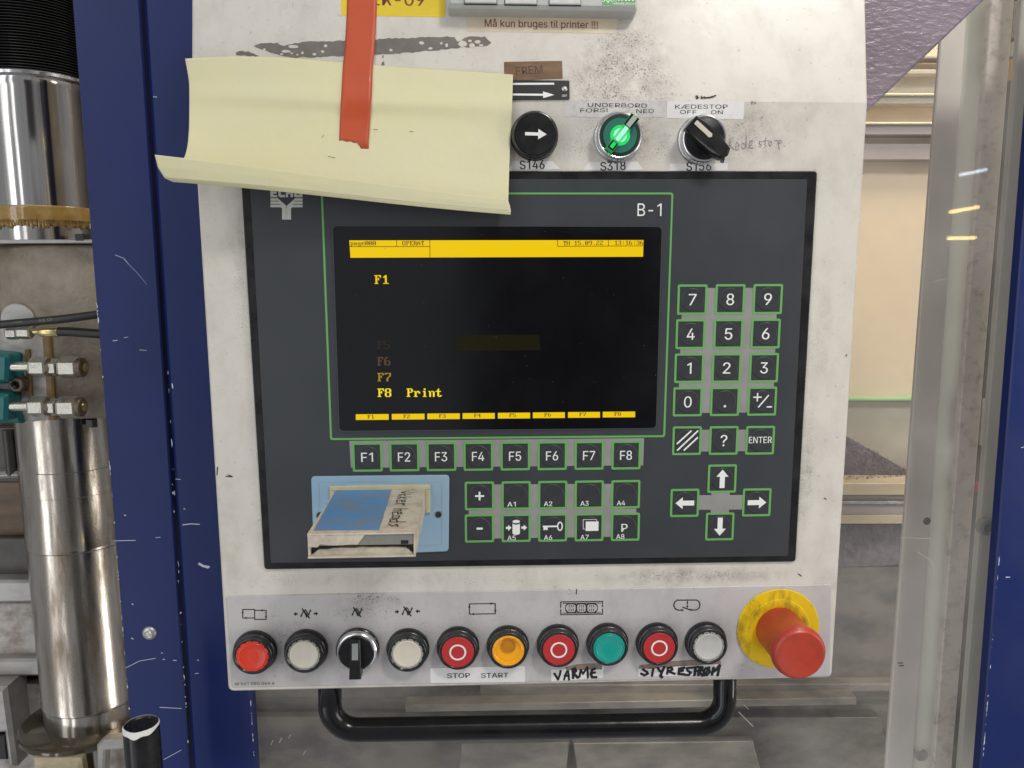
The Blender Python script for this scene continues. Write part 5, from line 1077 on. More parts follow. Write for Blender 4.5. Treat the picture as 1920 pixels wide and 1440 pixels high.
# tape: follows the upper face, then the paper
TAPE = [((652, -40), (708, -40), None), ((650.5, 12), (706.5, 12), None), ((649, 50), (705, 50), None), ((646, 96), (702, 97), None), ((643.5, 118), (699.5, 121), 0), ((641.5, 150), (698, 153), 0), ((639.5, 186), (696.5, 189), 0), ((637.5, 225), (694, 228), 0), ((636, 262), (691, 270), 0)]
rows = []
for a, b, k in TAPE:
    r = []
    for j in range(9):
        x = a[0] + (b[0] - a[0]) * j / 8; y = a[1] + (b[1] - a[1]) * j / 8
        if k is None: r.append(U3(x, y, .0004 if y < 90 else .0012))
        else:
            h = paper_at(x, y) + .0006; r.append((*F(x, y, h), h))
    rows.append(r)
rows2 = []
for i in range(49):
    rows2.append([cat([rows[k][j] for k in range(len(rows))], i / 48) for j in range(9)])
for j in range(9):                                          # torn end
    p = rows2[-1][j]; rows2[-1][j] = (p[0], p[1] - (.0042 if j > 5 else (-.0002 if j % 2 else .0006)), p[2])
mb = MB(); mb.grid(rows2, 0, True, True)
tp = build('adhesive_tape', mb, m_tape, None, origin=rows2[24][4])
sm_ = tp.modifiers.new('thickness', 'SOLIDIFY'); sm_.thickness = 0.00015; sm_.offset = 1
tag(tp, 'strip of orange red tape holding the yellow paper to the box', 'tape')

# ================================================================ blue machine panels
YB = -0.085                                     # height of the blue panels in the front frame (behind it)
def B_(px, py, h=YB): return F(px, py, h)
def chips(o, edges, n, m=m_chip, side=1, h=YB):
    mb = MB()
    for (a, b) in edges:
        A, Bv = Vector(B_(*a, h)), Vector(B_(*b, h))
        for k in range(n):
            t = rnd.random() ** .7; p = A + (Bv - A) * t; q_ = rnd.random() ** 2.2; L_ = (.4 + 3.4 * q_) * MM; W = (.15 + .6 * rnd.random()) * MM
            mb.flat([(p.x - W * .4 * side, p.y - L_), (p.x + W * side, p.y - L_ * .3), (p.x + W * .7 * side, p.y + L_ * .6), (p.x - W * .4 * side, p.y + L_)], h + .0002)
    build('paint_chips', mb, m, o)['kind'] = 'stuff'
def scratches(o, L, m=m_chip, h=YB):
    mb = MB()
    for k, (pts, wd) in enumerate(L): mb.stroke([B_(*p, h) for p in pts], wd * MM, h + .0002 + k * 1e-5)
    build('scratches', mb, m, o)['kind'] = 'stuff'
lp = thing('blue_post', 'dark blue enamelled post with a round bolt, next to the hydraulic column', 'machine panel', origin=(*B_(200, 800), YB))
mb = MB(); mb.prism([B_(128.5, -80), B_(254.5, 1500), B_(359, 1500), B_(256, -80)], YB - .012, YB, 0, .0012); build('sheet_metal', mb, m_blue, lp)
u, v = B_(280.5, 1187); mb = MB(); mb.lathe((u, v, YB), mm([(6.0, 0), (5.8, .8), (4.8, 1.8), (3.2, 2.4), (2.6, 2.1), (2.2, 2.5), (0, 2.6)]), 32); build('bolt', mb, m_steel_bolt, lp)
chips(lp, [((163, 330), (243, 1340))], 24); chips(lp, [((135, 0), (243, 1340))], 8)
scratches(lp, [([(216, 478), (232, 484), (241, 495)], .35), ([(212, 639), (220, 638)], .5), ([(233, 633), (240, 632)], .35), ([(262, 656), (275, 657)], .4), ([(214, 1014), (254, 1013)], .5), ([(236, 1252), (262, 1239), (292, 1234)], .4), ([(325, 1238), (331, 1238)], .6), ([(306, 1236), (309, 1236)], .6), ([(300, 1326), (340, 1328)], .5), ([(234, 966), (235.5, 966)], .9), ([(248, 1132), (250, 1133)], .8), ([(247, 1196), (250, 1198)], .8), ([(292, 1008), (301, 1007)], .4), ([(303, 1224), (305, 1224)], .7)])
scratches(lp, [([(241, 495), (257, 511), (275, 533)], .5)], m_scratch)
rp = thing('blue_door_frame', 'dark blue enamelled door frame running down behind the control box', 'machine panel', origin=(*B_(400, 800), YB))
mb = MB(); mb.prism([B_(263.5, -80), B_(365.5, 1500), B_(484, 1500), B_(392, -80)], YB - .010, YB + .0006, 0, .0028); build('sheet_metal', mb, m_blue, rp)
chips(rp, [((300, 420), (353, 1400)), ((323, 900), (353, 1400))], 13, h=YB + .0006); chips(rp, [((469.5, 1302), (478, 1438))], 14, side=-1, h=YB + .0006)
scratches(rp, [([(288, 181.5), (294, 182)], .5), ([(343, 984), (358, 982), (374, 983)], .8), ([(374, 1057), (381, 1061), (391, 1063)], 2.0), ([(379, 1060), (389, 1064)], 1.6), ([(330, 898), (339, 899)], .4), ([(323, 720), (324, 727)], 1.0), ([(366, 1263), (372, 1262)], .5), ([(345, 954), (347, 954)], .7), ([(307, 1424), (340, 1406)], .4), ([(371, 1237), (372, 1238)], .8)], h=YB + .0006)
bp = thing('blue_side_post', 'dark blue enamelled post beside the acrylic guard, farthest from the column', 'machine panel', origin=(*B_(1900, 800), YB))
mb = MB(); mb.prism([B_(1958, -80), B_(1833, 1500), B_(2150, 1500), B_(2260, -80)], YB - .010, YB, 0, .0012); build('sheet_metal', mb, m_blue, bp)
chips(bp, [((1876, 1010), (1842, 1430))], 20); scratches(bp, [([(1886, 1082), (1893, 1082)], .7), ([(1915, 839), (1920, 838)], .6)])
# dark slot between the two blue panels shows the machine behind
# ================================================================ lilac bracket above the guard
hb = -0.050
br = thing('lilac_bracket', 'lilac hammer painted bracket plate sticking out behind the upper box corner', 'bracket', origin=(*F(1700, 60, hb), hb))
mb = MB(); mb.prism(rpoly([F(1560, -120, hb), F(1560, 268, hb), F(1627, 209, hb), F(1846, 0, hb), F(1975, -123, hb)], [0, 0, 0, 0, 0]), hb - .012, hb, 0, .0016); build('plate', mb, m_lilac, br)

# ================================================================ acrylic guard door and the machine seen through it
YG = -0.100
gd = thing('guard_door', 'scuffed clear acrylic guard door between blue frame and blue side post', 'guard door', origin=(*F(1500, 1000, YG), YG))
mb = MB(); mb.prism([F(460, -160, YG), F(470, 1600, YG), F(1858, 1600, YG), F(1990, -160, YG)], YG - .004, YG, 0); build('pane', mb, m_pane, gd)
mb = MB(); YT = YG + .0003
rr2 = random.Random(3)
for L, wd in (([(1385, 1335), (1400, 1350), (1412, 1362)], .7), ([(1395, 1322), (1404, 1330)], .5), ([(512, 1388), (508, 1396)], .9), ([(528, 1384), (524, 1392)], .8), ([(545, 1378), (541, 1384)], .7), ([(573, 1408), (569, 1414)], .8), ([(1720, 1035), (1745, 1050), (1752, 1068)], .5), ([(1690, 1008), (1750, 1010)], .4), ([(1750, 532), (1755, 526), (1772, 524)], .3)):
    mb.stroke([F(*p, YT) for p in L], wd * MM, YT)
build('scratches', mb, mat('pale_scuff', (0.45, 0.42, 0.38), 0.6), gd)['kind'] = 'stuff'
Y1 = -0.17
def G1(px, py, h=Y1): return F(px, py, h)
rail = thing('guide_rail', 'vertical pitted steel guide rail with toothed rack behind the acrylic', 'rail', origin=(*G1(1800, 700), Y1))
mb = MB(); mb.prism([G1(1866, -100), G1(1744, 1520), G1(1779, 1520), G1(1911, -100)], Y1 - .006, Y1, 0, .0012); build('bar', mb, m_speck, rail)
mb = MB(); mb.prism([G1(1911, -100, Y1 - .012), G1(1779, 1520, Y1 - .012), G1(1790, 1520, Y1 - .012), G1(1922, -100, Y1 - .012)], Y1 - .02, Y1 - .012, 0); build('rack', mb, m_rackd, rail)
tm = None
for k in range(34):
    y = 322 + k * 9.2; x = 1891.5 - (y - 318) * .0805; u, v = G1(x - 1.0, y, Y1 - .009)
    if tm is None:
        m1 = MB(); m1.box(-2.0 * MM, 2.0 * MM, -1.1 * MM, 1.1 * MM, -.003, .0012, 0, .0005); tm = build('rack_tooth', m1, m_rackl, rail, origin=(u, v, Y1 - .009))
    else:
        t2 = tm.copy(); COL.objects.link(t2); po = ORG[rail.name]; t2.location = (u - po[0], v - po[1], Y1 - .009 - po[2])
for (xa, ya, xb, yb, m_) in ((1906, 3, 1909, 70, m_grmetal), (1902, 78, 1906, 104, m_beige2), (1899, 111, 1904, 150, m_amberwall), (1846, 748, 1849, 835, m_grmetal), (1835, 905, 1840, 924, m_redbit)):
    a = G1(xa - 3, ya, Y1 - .008); b = G1(xb + 3, yb, Y1 - .008); mb = MB(); mb.prism([G1(xa - 3, ya, Y1 - .008), G1(xa + 4, ya, Y1 - .008), G1(xb - (yb - ya) * .08 + 1, yb, Y1 - .008), G1(xb - (yb - ya) * .08 - 6, yb, Y1 - .008)], Y1 - .012, Y1 - .008, 0, .0004); build('rack_clip', mb, m_, rail)
gp = thing('channel_post', 'pale lilac grey sheet channel with drilled holes behind the acrylic', 'machine post', origin=(*G1(1740, 800), Y1))
YS = Y1 - .018
mb = MB(); mb.prism([G1(1777, -100, YS), G1(1655, 1520, YS), G1(1706, 1520, YS), G1(1822, -100, YS)], YS - .004, YS, 0, .001); build('flange', mb, m_strip, gp)
mb = MB(); mb.prism([G1(1820, -100, YS - .004), G1(1704, 1520, YS - .004), G1(1746, 1520, YS - .004), G1(1868, -100, YS - .004)], YS - .008, YS - .004, 0); build('web', mb, m_strip2, gp)
for px, py, r in ((1738, 977, 7.5), (1728, 1416, 13)):
    u, v = G1(px, py, YS); mb = MB(); mb.lathe((u, v, YS), mm([(r * .52, .1), (r * .5, .6 if r > 9 else .15), (r * .3, .9 if r > 9 else .15), (0, .9 if r > 9 else .15)]), 24); build('bolt' if r > 9 else 'hole', mb, m_steel_bolt if r > 9 else m_rackd, gp)
for px, py, L_ in ((1688, 1243, 12), (1690, 1248, 12)):
    u, v = G1(px, py, YS); mb = MB(); mb.box(u - 2.6 * MM, u + 2.6 * MM, v - .6 * MM, v + .6 * MM, YS - .001, YS + .0002); build('slot_mark', mb, m_dkmetal, gp)
YD = -0.150
ps = thing('grey_post', 'flat grey beige post with a clear knob beside the blue side post', 'machine post', origin=(*F(1860, 800, YD), YD))
mb = MB(); mb.prism([F(1924, -100, YD), F(1793, 1520, YD), F(1870, 1520, YD), F(2000, -100, YD)], YD - .006, YD, 0, .001); build('plate', mb, m_postgrey, ps)
u, v = F(1842, 984, YD); mb = MB(); mb.lathe((u, v, YD), mm([(7, 0), (8.5, 2), (8.8, 5), (7.6, 8), (4.5, 9.5), (3.5, 7.8), (0, 7.4)]), 32); build('knob', mb, mat('grey_clear_knob', (0.22, 0.24, 0.23), 0.15, coat=.7), ps)

# interior behind: everything stands 0.40 to 0.50 m behind the front
YI = -0.46
def I(px, py, h=YI): return F(px, py, h)
inn = thing('machine_interior', 'beige machine housing with ledges and a ribbed vent seen through the acrylic', 'machine', origin=(*I(1670, 500), YI))
def slab(name, x0, x1, y0, y1, m, d=0.0, th=.02, c=.001, par=inn, skew=0):
    h = YI + d; a = F(x0, y0, h); b = F(x1, y1, h); mb = MB()
    mb.prism([F(x0, y1 + skew * 0, h), F(x1, y1, h), F(x1, y0, h), F(x0, y0, h)], h - th, h, 0, c); return build(name, mb, m, par)
XL, XR = 1450, 1860
slab('wall_panel', XL, XR, 296, 748, m_beige, 0, .02)
slab('top_panel', XL, XR, -60, 133, m_beige, -.01, .02)
slab('ledge', XL, XR, 104, 110, m_mauve, .012, .02)
slab('ledge', XL, XR, 130, 139, m_vent, .015, .02)
v_ = slab('vent', XL, XR, 139, 174, m_vent, .0, .02)
ribm = None
for k in range(30):
    x = 1618 + k * 8.2; a = F(x, 143, YI + .006); b = F(x, 171, YI + .006)
    if ribm is None:
        m1 = MB(); hh = (a[1] - b[1]) / 2; m1.box(-2.3 * MM, 2.3 * MM, -hh, hh, -.006, 0, 0, .0012); ribm = build('vent_rib', m1, m_vent, v_, origin=(a[0], (a[1] + b[1]) / 2, YI + .006))
    else:
        t2 = ribm.copy(); COL.objects.link(t2); po = ORG[v_.name]; t2.location = (a[0] - po[0], (a[1] + b[1]) / 2 - po[1], YI + .006 - po[2])
slab('ledge', XL, XR, 174, 179, m_beige2, .03, .05)
slab('ledge', XL, XR, 179, 195, m_vent, .026, .045)
slab('panel', XL, XR, 195, 230, m_beige, .006, .02)
slab('ledge', XL, XR, 229, 233, m_beige2, .03, .05)
slab('ledge', XL, XR, 233, 253, m_mauve, .026, .045)
slab('panel', XL, XR, 253, 270, m_beige, .004, .02)
slab('ledge', XL, XR, 269, 300, m_mauve, .018, .04)
slab('green_edge', XL, XR, 746, 752, m_greentrim, .012, .03)
slab('lower_panel', XL, XR, 752, 912, m_greytan, 0, .02)
wo = thing('timber_rack', 'pale timber boards with a bright steel strip low behind the acrylic', 'rack', origin=(*I(1640, 940), YI))
for y0, y1, m_, d in ((906, 929, m_wood, .06), (929, 940, m_mauve, .05), (940, 946, m_chrome, .058), (946, 966, m_mauve, .052), (966, 983, m_wood, .055)): slab('board' if m_ is m_wood else ('steel_strip' if m_ is m_chrome else 'spacer'), XL, XR, y0, y1, m_, d, .04, .0012, wo)
# heap of dark granules
rg = random.Random(11); mb = MB(); N = 900
for k in range(N):
    x = 1500 + 260 * rg.random(); top = 800 + max(0, (x - 1560)) * .56 + rg.uniform(-3, 3); y = top + (906 - top) * rg.random() ** .9
    if y > 908 or top > 905: continue
    h = YI + .02 + (y - top) / 100 * .03; u, v = F(x, y, h); r = rg.uniform(.7, 1.7) * MM
    a = rg.random() * 6; P = [(u + r * math.cos(a + q * 2.094), v + r * math.sin(a + q * 2.094), h) for q in range(3)]
    mb.add(P + [(u, v, h + r), (u, v, h - r)], [(0, 1, 3), (1, 2, 3), (2, 0, 3), (1, 0, 4), (2, 1, 4), (0, 2, 4)])
x_ = [F(x, 803 + max(0, x - 1560) * .56, YI + .015) for x in (1450, 1560, 1640, 1740)] + [F(1745, 908, YI + .035), F(1450, 908, YI + .035)]
mb.prism(x_, YI, YI + .018, 0)
tag(build('granule_heap', mb, m_granule, None, origin=(*I(1600, 880), YI)), 'heap of dark purple grey granules piled behind the acrylic', 'granules', kind='stuff')
tr = thing('machine_bed', 'stained grey machine bed plates below the box behind the acrylic', 'machine bed', origin=(*I(1100, 1300), YI))
def plate_(name, pts, m, d, th=.02, c=.001):
    h = YI + d; mb = MB(); mb.prism([F(x, y, h) for x, y in pts], h - th, h, 0, c); return build(name, mb, m, tr)
plate_('back_plate', [(330, 960), (330, 1700), (1860, 1700), (1860, 982)], m_tray, 0.0)
plate_('block', [(1560, 983), (1560, 1065), (1702, 1060), (1702, 983)], m_granule, .015)
plate_('bed_panel', [(330, 1062), (330, 1308), (1704, 1312), (1704, 1062)], m_tray, .012)
plate_('bed_ledge', [(760, 1322), (760, 1336), (1606, 1322), (1606, 1308)], m_trayl, .05)
plate_('bed_ledge', [(900, 1285), (900, 1305), (1700, 1296), (1700, 1282)], m_trayl, .03)
plate_('bed_panel', [(330, 1345), (330, 1700), (1720, 1700), (1650, 1345)], m_tray, .02)
plate_('cover_plate', [(866, 1395), (860, 1460), (1060, 1460), (1068, 1392)], m_trayl, .04, .01)
plate_('cover_plate', [(1075, 1394), (1085, 1460), (1430, 1460), (1412, 1390)], m_trayl, .045, .012)

# ================================================================ hydraulic machine on the near side of the blue post
YH = -0.30
def L(px, py, h=YH): return F(px, py, h)
SC = (DIST - YH) / FPX                          # metres per photograph pixel at the column
colm = thing('hydraulic_column', 'oily steel hydraulic column with black bellows and cast block', 'hydraulic column', origin=(*L(90, 600), YH))
def vlathe(name, px, py, prof, m, seg=64, h=YH, par=colm, mats=None, mfun=None):
    """prof: (radius px, photo y)"""
    u, v = F(px, py, h); s = (DIST - h) / FPX; mb = MB(); P = []
    for r, y in prof: P.append((r * s, F(px, y, h)[1] - v))
    mb.lathe((u, v, h), P, seg, 0, 'v', True, mfun); return build(name, mb, m, par)
# bellows
P = []; y = -60
while y < 152: P += [(84, y), (88, y + 1.1), (88.5, y + 2.3), (84, y + 3.6), (81, y + 4.2), (80.5, y + 4.8)]; y += 5.15
vlathe('bellows', 58, 60, P, m_bellows)
vlathe('collar', 67, 160, [(80, 150), (87, 151), (89, 154), (88.5, 159), (84, 162), (80, 164)], m_chrome)
vlathe('rod', 79, 300, [(10, 160), (82, 162), (83, 175), (81.5, 178), (82, 300), (82, 460)], m_rod)
gr = []
vlathe('grease_band', 89, 410, [(82.5, 391), (86, 393), (87, 397), (86, 405), (87, 414), (85, 422), (82.3, 428)], m_oil)
rg = random.Random(5); u, v = L(89, 410); mb = MB()
for k in range(46):
    a = math.pi * (1.0 + k / 46.0); r = 82.6 * SC; ln = rg.uniform(.003, .0075); w_ = rg.uniform(.002, .0042); x, z = u + r * math.cos(a), YH - r * math.sin(a)
    yv = L(89, 421)[1]; mb.tube([(x, yv + .002, z), (x, yv - ln * .5, z), (x, yv - ln, z)], [w_, w_ * .8, w_ * .25], 6)
build('grease_drips', mb, m_oil, colm)['kind'] = 'stuff'
# cast block
YC = YH + 0.055
def C(px, py, h=YC): return F(px, py, h)
mb = MB(); mb.prism([C(-120, 449), C(-120, 458), C(215, 456), C(215, 449)], YC - .15, YC + .001, 0, .0008); build('top_plate', mb, m_grmetal, colm)
ut, vt = C(86, 456); _, vl = C(110, 790); mb = MB(); loop = []
for k in range(41):                             # bulky casting, its front bowed and its sides rounded off
    x = -1 + k / 20; loop.append((ut + .004 + x * .088, YC + .001 - .062 * abs(x) ** 3.2))
rows_ = [[(x, vt - e, h - d) for x, h in loop] for e, d in ((0, .012), (.0015, .004), (.006, 0))] + [[(x, vl + e, h - d) for x, h in loop] for e, d in ((.008, 0), (.002, .004), (0, .014))]
rows_.insert(0, [(x, vt, YC - .10) for x, h in loop]); rows_.append([(x, vl, YC - .10) for x, h in loop]); mb.grid(rows_, 0, True, True); build('cast_block', mb, m_cast, colm)
mb = MB(); mb.prism(jag([C(-60, 614, YC + .002), C(-60, 792, YC + .002), C(60, 792, YC + .002), C(98, 786, YC + .002), C(86, 632, YC + .002), C(60, 616, YC + .002)], .0005, .006), YC - .002, YC + .002, 0, .0006); build('valve_plate', mb, m_cast_pale, colm)
mb = MB(); mb.prism([C(79, 632, YC + .004), C(93, 632, YC + .004), C(103, 788, YC + .004), C(91, 788, YC + .004)], YC, YC + .0045, 0, .001); mb.prism([C(46, 655, YC + .004), C(55, 655, YC + .004), C(60, 745, YC + .004), C(52, 745, YC + .004)], YC, YC + .0045, 0, .001); build('sealant_seam', mb, m_seam, colm)
u, v = L(145, 447, YH + .06); mb = MB(); mb.lathe((u, v - .002, YH + .05), [(12.5 * SC, 0), (12.5 * SC, .006), (11 * SC, .0065), (0, .0065)], 6, 0, 'v', False); build('bolt', mb, m_ink, colm)
u, v = C(32, 600, YC + .003); mb = MB(); mb.lathe((u, v, YC), [(28 * SC, 0), (28 * SC, .002), (27 * SC, .003), (0, .003)], 40); build('washer', mb, m_grmetal, colm)
u, v = C(29, 722, YC + .014); mb = MB(); mb.lathe((u, v, YC), [(13 * SC, 0), (13 * SC, .013), (12 * SC, .0145), (7 * SC, .0145), (6.5 * SC, .008), (0, .008)], 28, 0, mfun=lambda i, k: 1 if i >= 3 else 0); build('socket_bolt', mb, [m_bolt, m_ink], colm)
u, v = C(172, 795, YC - .01); mb = MB(); mb.lathe((u, v, YC - .01), [(10 * SC, -.003), (10 * SC, .005), (0, .005)], 6, 0, 'v', False); build('bolt', mb, m_dkmetal, colm)
# teal valves with tube fittings
YV = YC + .022
def hexu(mb, x0, x1, py, rpx, h, m=0, seg=6, ch=.12):
    s = (DIST - h) / FPX; u0, v = F(x0, py, h); u1, _ = F(x1, py, h); r = rpx * s; d = (u1 - u0) * ch
    mb.lathe((u0, v, h), [(0, 0), (r * .9, 0), (r, d), (r, u1 - u0 - d), (r * .9, u1 - u0), (0, u1 - u0)], seg, m, 'u', seg > 8)
for k, (py, dx) in enumerate(((688, 0), (762, -2))):
    mb = MB(); q = [F(-60, py - 30, YV), F(-60, py + 33, YV), F(18 - (3 if k else 0) * 0 + dx, py + 28, YV), F(20 + dx, py - 24, YV)]
    mb.prism(rpoly(q, .004), YC - .005, YV + .004, 0, .003); mb.prism([F(-60, py - 27, YC + .008), F(-60, py + 30, YC + .008), F(42 + dx, py + 32, YC + .008), F(30 + dx, py - 26, YC + .008)], YC - .005, YC + .009, 0, .002); build('valve_body', mb, m_teal, colm)
    mb = MB()
    hexu(mb, 14 + dx, 64 + dx, py, 9, YV - .004, 0, 20, .02)
    hexu(mb, 60 + dx, 92 + dx, py, 19.5, YV - .004); hexu(mb, 88 + dx, 100 + dx, py + 1, 15.5, YV - .004, 1, 24)
    hexu(mb, 97 + dx, 110 + dx, py + 1, 16.5, YV - .004); hexu(mb, 108 + dx, 118 + dx, py + 1, 10, YV - .004, 1, 20)
    hexu(mb, 114 + dx, 150 + dx, py + 1, 20.5, YV - .004); hexu(mb, 146 + dx, 158 + dx, py + 1, 18, YV - .004, 1, 28); hexu(mb, 155 + dx, 161 + dx, py + 1, 8, YV - .004, 2, 20)
    build('tube_fitting', mb, [m_zinc, m_bolt, m_brass], colm)
# hoses
def hose(label, pts, rpx, h0, extra=None):
    P = [(*F(x, y, h), h) for x, y, h in pts]; o = thing('hose', label, 'hose', origin=P[0], group='black hoses')
    Q = [cat(P, i / 30) for i in range(31)]; mb = MB(); mb.tube(Q, rpx * (DIST - h0) / FPX, 18); build('tube', mb, m_hose, o); return o
h1 = YC + .030
o = hose('thick black hose with faded print passing over the round washer', [(-40, 612, h1), (20, 607, h1), (90, 601, h1), (150, 594, h1), (230, 583, h1 - .004)], 7.6, h1)
mb = MB(); hh = h1 + 7.7 * (DIST - h1) / FPX; text(mb, '98 QI', F(73, 604, hh), F(98, 601, hh), 2.6 * MM, hh); mb.stroke([F(2, 609, hh), F(40, 604, hh)], 1.3 * MM, hh - .0002); build('print', mb, m_hose_ink, o)
h2 = YC + .022
o = hose('thick black hose crimped into a brass ferrule', [(104, 622, h2), (130, 622, h2), (160, 624, h2), (230, 629, h2)], 8.4, h2)
mb = MB(); hexu(mb, 76, 110, 622, 9.5, h2, 0, 24, .05); hexu(mb, 56, 78, 622, 5, h2, 0, 18, .05); build('ferrule', mb, m_brass, o)
mb = MB(); hexu(mb, 34, 60, 624, 11.5, h2); hexu(mb, 13, 35, 625, 11.5, h2); build('hex_nut', mb, m_zinc, o)
# lower column
cl = lambda y: 129 + (y - 840) * .055
u0, v0 = L(133, 850); u1, v1 = L(158, 1390)
mb = MB(); uu = u0 + .002; pr_ = []
for r, y in ((88.6, 770), (88.6, 866), (89.6, 867), (89.6, 911), (88.8, 912), (88.8, 1002), (89.8, 1004), (89.8, 1009), (88.2, 1011), (88.2, 1292), (89, 1294), (89, 1299), (87.4, 1301), (87.4, 1460)): pr_.append((r * SC, L(150, y)[1] - v0))
mb.lathe((uu, v0, YH), pr_, 72, 0, 'v'); build('lower_column', mb, m_rod_old, colm)
mb = MB(); uu2 = uu - .045; mb.lathe((uu2, v0, YH - .07), [(.045, L(100, 790)[1] - v0), (.045, L(100, 1420)[1] - v0)], 48, 0, 'v'); build('rear_rod', mb, m_dkmetal, colm)
# base
vb = L(150, 1388, YH + .052)[1]
mb = MB(); mb.lathe((uu - .006, vb, YH + .01), [(.0, .002), (.062, .002), (.0655, .0005), (.066, -.003), (.064, -.006)], 56, 0, 'v'); build('oily_flange', mb, mat('oily_flange_steel', (0.075, 0.066, 0.05), 0.14, .5, var=.6, vs=40, dark=(.14, .10, .04), coat=.5), colm)
YF = YH + .080
mb = MB(); q = lambda x, y: F(x, y, YF); mb.prism([q(60, 1424), q(52, 1560), q(172, 1560), q(150, 1424)], YF - .012, YF, 0, .003); build('foot_block', mb, mat('oily_pale_steel', (0.45, 0.40, 0.29), 0.3, .3, var=.7, vs=40, dark=(.25, .18, .07), coat=.4), colm)
mb = MB(); mb.prism(rpoly([q(184, 1480), q(184, 1394), q(196, 1385), q(300, 1380), q(300, 1396), q(200, 1404), q(196, 1480)], 0), YF - .01, YF + .004, 0, .002); build('bracket', mb, m_grmetal, colm)
mb = MB(); mb.prism([F(196, 1404, YF - .02), F(196, 1560, YF - .02), F(300, 1560, YF - .02), F(300, 1398, YF - .02)], YF - .05, YF - .02, 0, .002); build('foot_block', mb, m_cast_pale, colm)
# machine base clutter behind and beside the column
YM = YH - .06
mbase = thing('press_body', 'grey steel ledges and brown board behind the lower column', 'machine base', origin=(*F(20, 1100, YM), YM))
def M_(name, pts, m, d=0.0, th=.03, c=.0015): 
    h = YM + d; mb = MB(); mb.prism([F(x, y, h) for x, y in pts], h - th, h, 0, c); return build(name, mb, m, mbase)
M_('brown_board', [(-100, 902), (-100, 1010), (120, 1010), (120, 905)], m_board)
M_('dark_plate', [(-100, 1008), (-100, 1092), (120, 1092), (120, 1008)], m_dkmetal, .01)
M_('ledge', [(-100, 1090), (-100, 1132), (120, 1130), (120, 1088)], m_grmetal, .03, .05, .003)
M_('cast_side', [(-100, 1130), (-100, 1240), (120, 1240), (120, 1130)], m_cast_pale, .02)
M_('ledge', [(-100, 1238), (-100, 1270), (120, 1268), (120, 1236)], m_grmetal, .035, .06, .003)
M_('dark_gap', [(-100, 1270), (-100, 1288), (140, 1288), (140, 1268)], m_dkmetal, .01)
M_('casting', [(-100, 1284), (-100, 1600), (260, 1600), (260, 1284)], m_cast_pale, .022)
M_('casting_arm', [(-100, 1290), (-100, 1384), (6, 1376), (14, 1440), (30, 1440), (10, 1290)], m_grmetal, .06, .04, .004)
M_('recess', [(-100, 1378), (-100, 1425), (14, 1425), (10, 1378)], m_ink, .05)
M_('post', [(-10, 800), (-10, 905), (36, 905), (32, 800)], m_dkmetal, .05)
M_('clamp', [(-20, 886), (-20, 900), (44, 896), (44, 884)], m_grmetal, .075, .03, .003)
for x0, x1, y0, y1, m_ in ((5, 24, 806, 890, m_dkmetal), (33, 46, 800, 905, m_ink), (27, 33, 806, 880, m_zinc)):
    h = YM + .07; u, v = F((x0 + x1) / 2, y0, h); s = (DIST - h) / FPX; mb = MB(); mb.lathe((u, v, h), [(0, 0), ((x1 - x0) / 2 * s, 0), ((x1 - x0) / 2 * s, F(x0, y1, h)[1] - v), (0, F(x0, y1, h)[1] - v)], 24, 0, 'v'); build('stud', mb, m_, mbase)
# walls inside the machine, behind the column
bw = thing('amber_guard_wall', 'amber yellow machine wall glimpsed behind the polished rod', 'machine wall', origin=(*F(60, 300, -.62), -.62))
mb = MB(); mb.prism([F(-300, -200, -.62), F(-300, 470, -.62), F(480, 470, -.62), F(480, -200, -.62)], -.64, -.62, 0, .002); build('panel', mb, m_amberwall, bw)
mb = MB(); mb.prism([F(-700, -900, -.75), F(-700, 2200, -.75), F(2700, 2200, -.75), F(2700, -900, -.75)], -.77, -.75, 0); tag(build('back_wall', mb, m_darkback, None), kind='structure')

# ================================================================ black lever grip in front of the blue post
yg = -0.012
u, v = F(264.5, 1358, yg); s = (DIST - yg) / FPX
lg = thing('lever_grip', 'black cylindrical lever grip with a white chipped rim in front of the blue post', 'lever', origin=(u, v, yg))
r = 33.5 * s
mb = MB(); mb.lathe((u, v, yg), [(r * .90, 0), (r, -.0008), (r, -.004), (r * 1.01, -.02), (r * 1.02, -.16)], 48, 0, 'v'); mb.lathe((u, v, yg), [(0, -.0014), (r * .82, -.0012), (r * .86, -.0006), (r * .91, .0001)], 48, 0, 'v', False); build('grip', mb, mat('black_grip', (0.008, 0.008, 0.009), 0.30, spec=.35, var=.4, vs=60, dark=(.025, .025, .025), rvar=.08), lg)
mb = MB()
n = 48; pts = []
for k in range(n):
    a = 2 * math.pi * k / n; f_ = .5 + .5 * math.sin(-a); w0 = .955 - .05 * max(0, math.sin(-a) * .9 + .2) * (1 + .4 * math.sin(5 * a)); pts.append((a, w0))
V = []
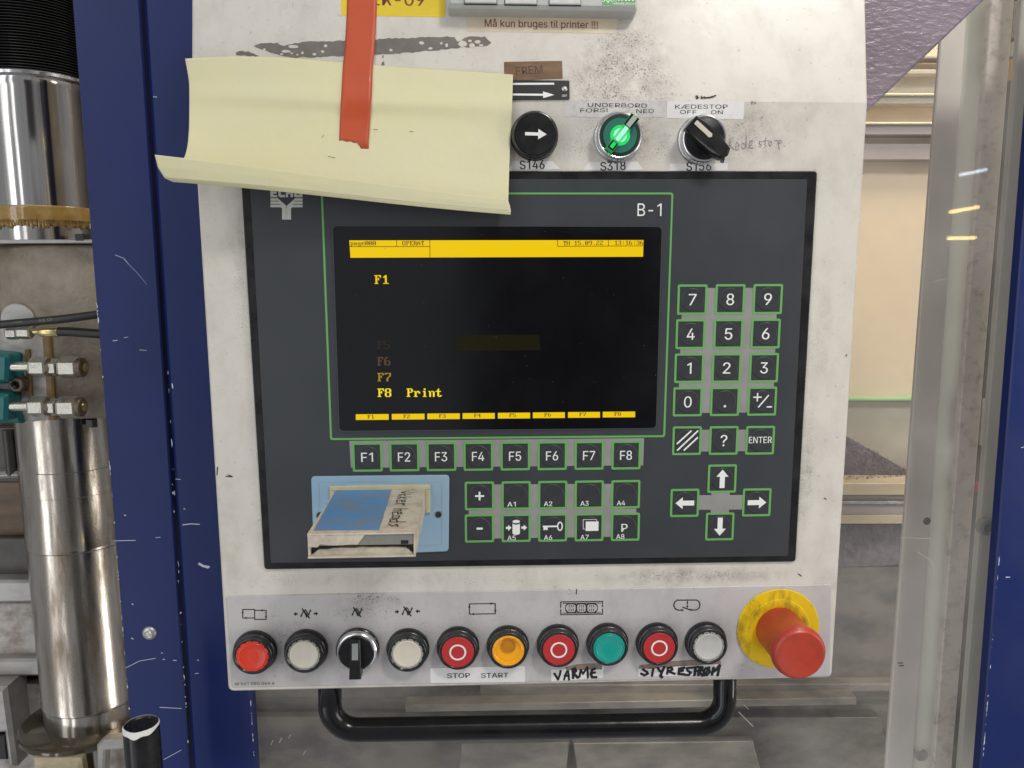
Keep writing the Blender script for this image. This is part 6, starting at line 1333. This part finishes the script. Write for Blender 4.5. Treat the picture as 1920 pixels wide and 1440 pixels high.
for a, w0 in pts: V += [(u + r * w0 * math.cos(a), v + .0006, yg - r * w0 * math.sin(-a) * -1 if False else yg + r * w0 * -math.sin(a)), (u + r * 1.012 * math.cos(a), v - .0005, yg - r * 1.012 * math.sin(a)), (u + r * 1.014 * math.cos(a), v - .0005 - .0035 * max(.12, -math.sin(a)) * (1 + .25 * math.sin(7 * a)), yg - r * 1.014 * math.sin(a))]
mb.add(V, [(3 * k + i, 3 * ((k + 1) % n) + i, 3 * ((k + 1) % n) + i + 1, 3 * k + i + 1) for k in range(n) for i in (0, 1)], 0, True); build('white_rim', mb, mat('white_chip', (.75, .74, .72), .5), lg)

# hall lamps far behind the viewer, mirrored in the acrylic
def hall_lamp(label, px0, py0, px1, py1, dist, m, rad):
    # where the mirror image in the pane (plane h = YG) appears, put the lamp itself at the mirrored place
    hi = YG - dist; a = F(px0, py0, hi); b = F(px1, py1, hi); h = 2 * YG - hi
    o = thing('tube_lamp', label, 'lamp', origin=(a[0], a[1], h), group='hall tube lamps'); mb = MB(); mb.tube([(*a, h), (*b, h)], rad, 12); build('tube', mb, m, o)
hall_lamp('warm tube lamp far off in the hall, upper one of the pair', 1781, 398, 1834, 388, 20, m_lampw, .045)
hall_lamp('warm tube lamp far off in the hall, lower one of the pair', 1777, 447, 1829, 446, 20, m_lampw, .045)
hall_lamp('cool tube lamp far off in the hall above the warm pair', 1800, 328, 1850, 318, 20, m_lampc, .04)
# dark cabinet shape added unseen behind the viewer to darken the screen's reflection
ac = thing('added_cabinet', 'added dark grey cabinet out of view that darkens the reflection in the screen glass', 'cabinet', FRONT, (0.35, -2.2, 3.3))
mb = MB(); mb.box(-.05, 1.0, -2.2, .28, 3.3, 3.9, 0, .02); build('body', mb, mat('cabinet_grey', (.05, .05, .055), .6), ac)
mb = MB(); mb.box(.02, .45, -2.0, .20, 3.285, 3.3, 0, .004); build('door', mb, mat('cabinet_door', (.08, .07, .07), .6), ac)
mb = MB(); mb.box(.52, .93, -2.0, .20, 3.285, 3.3, 0, .004); build('door', mb, bpy.data.materials['cabinet_door'], ac)
bpy.context.view_layer.update()
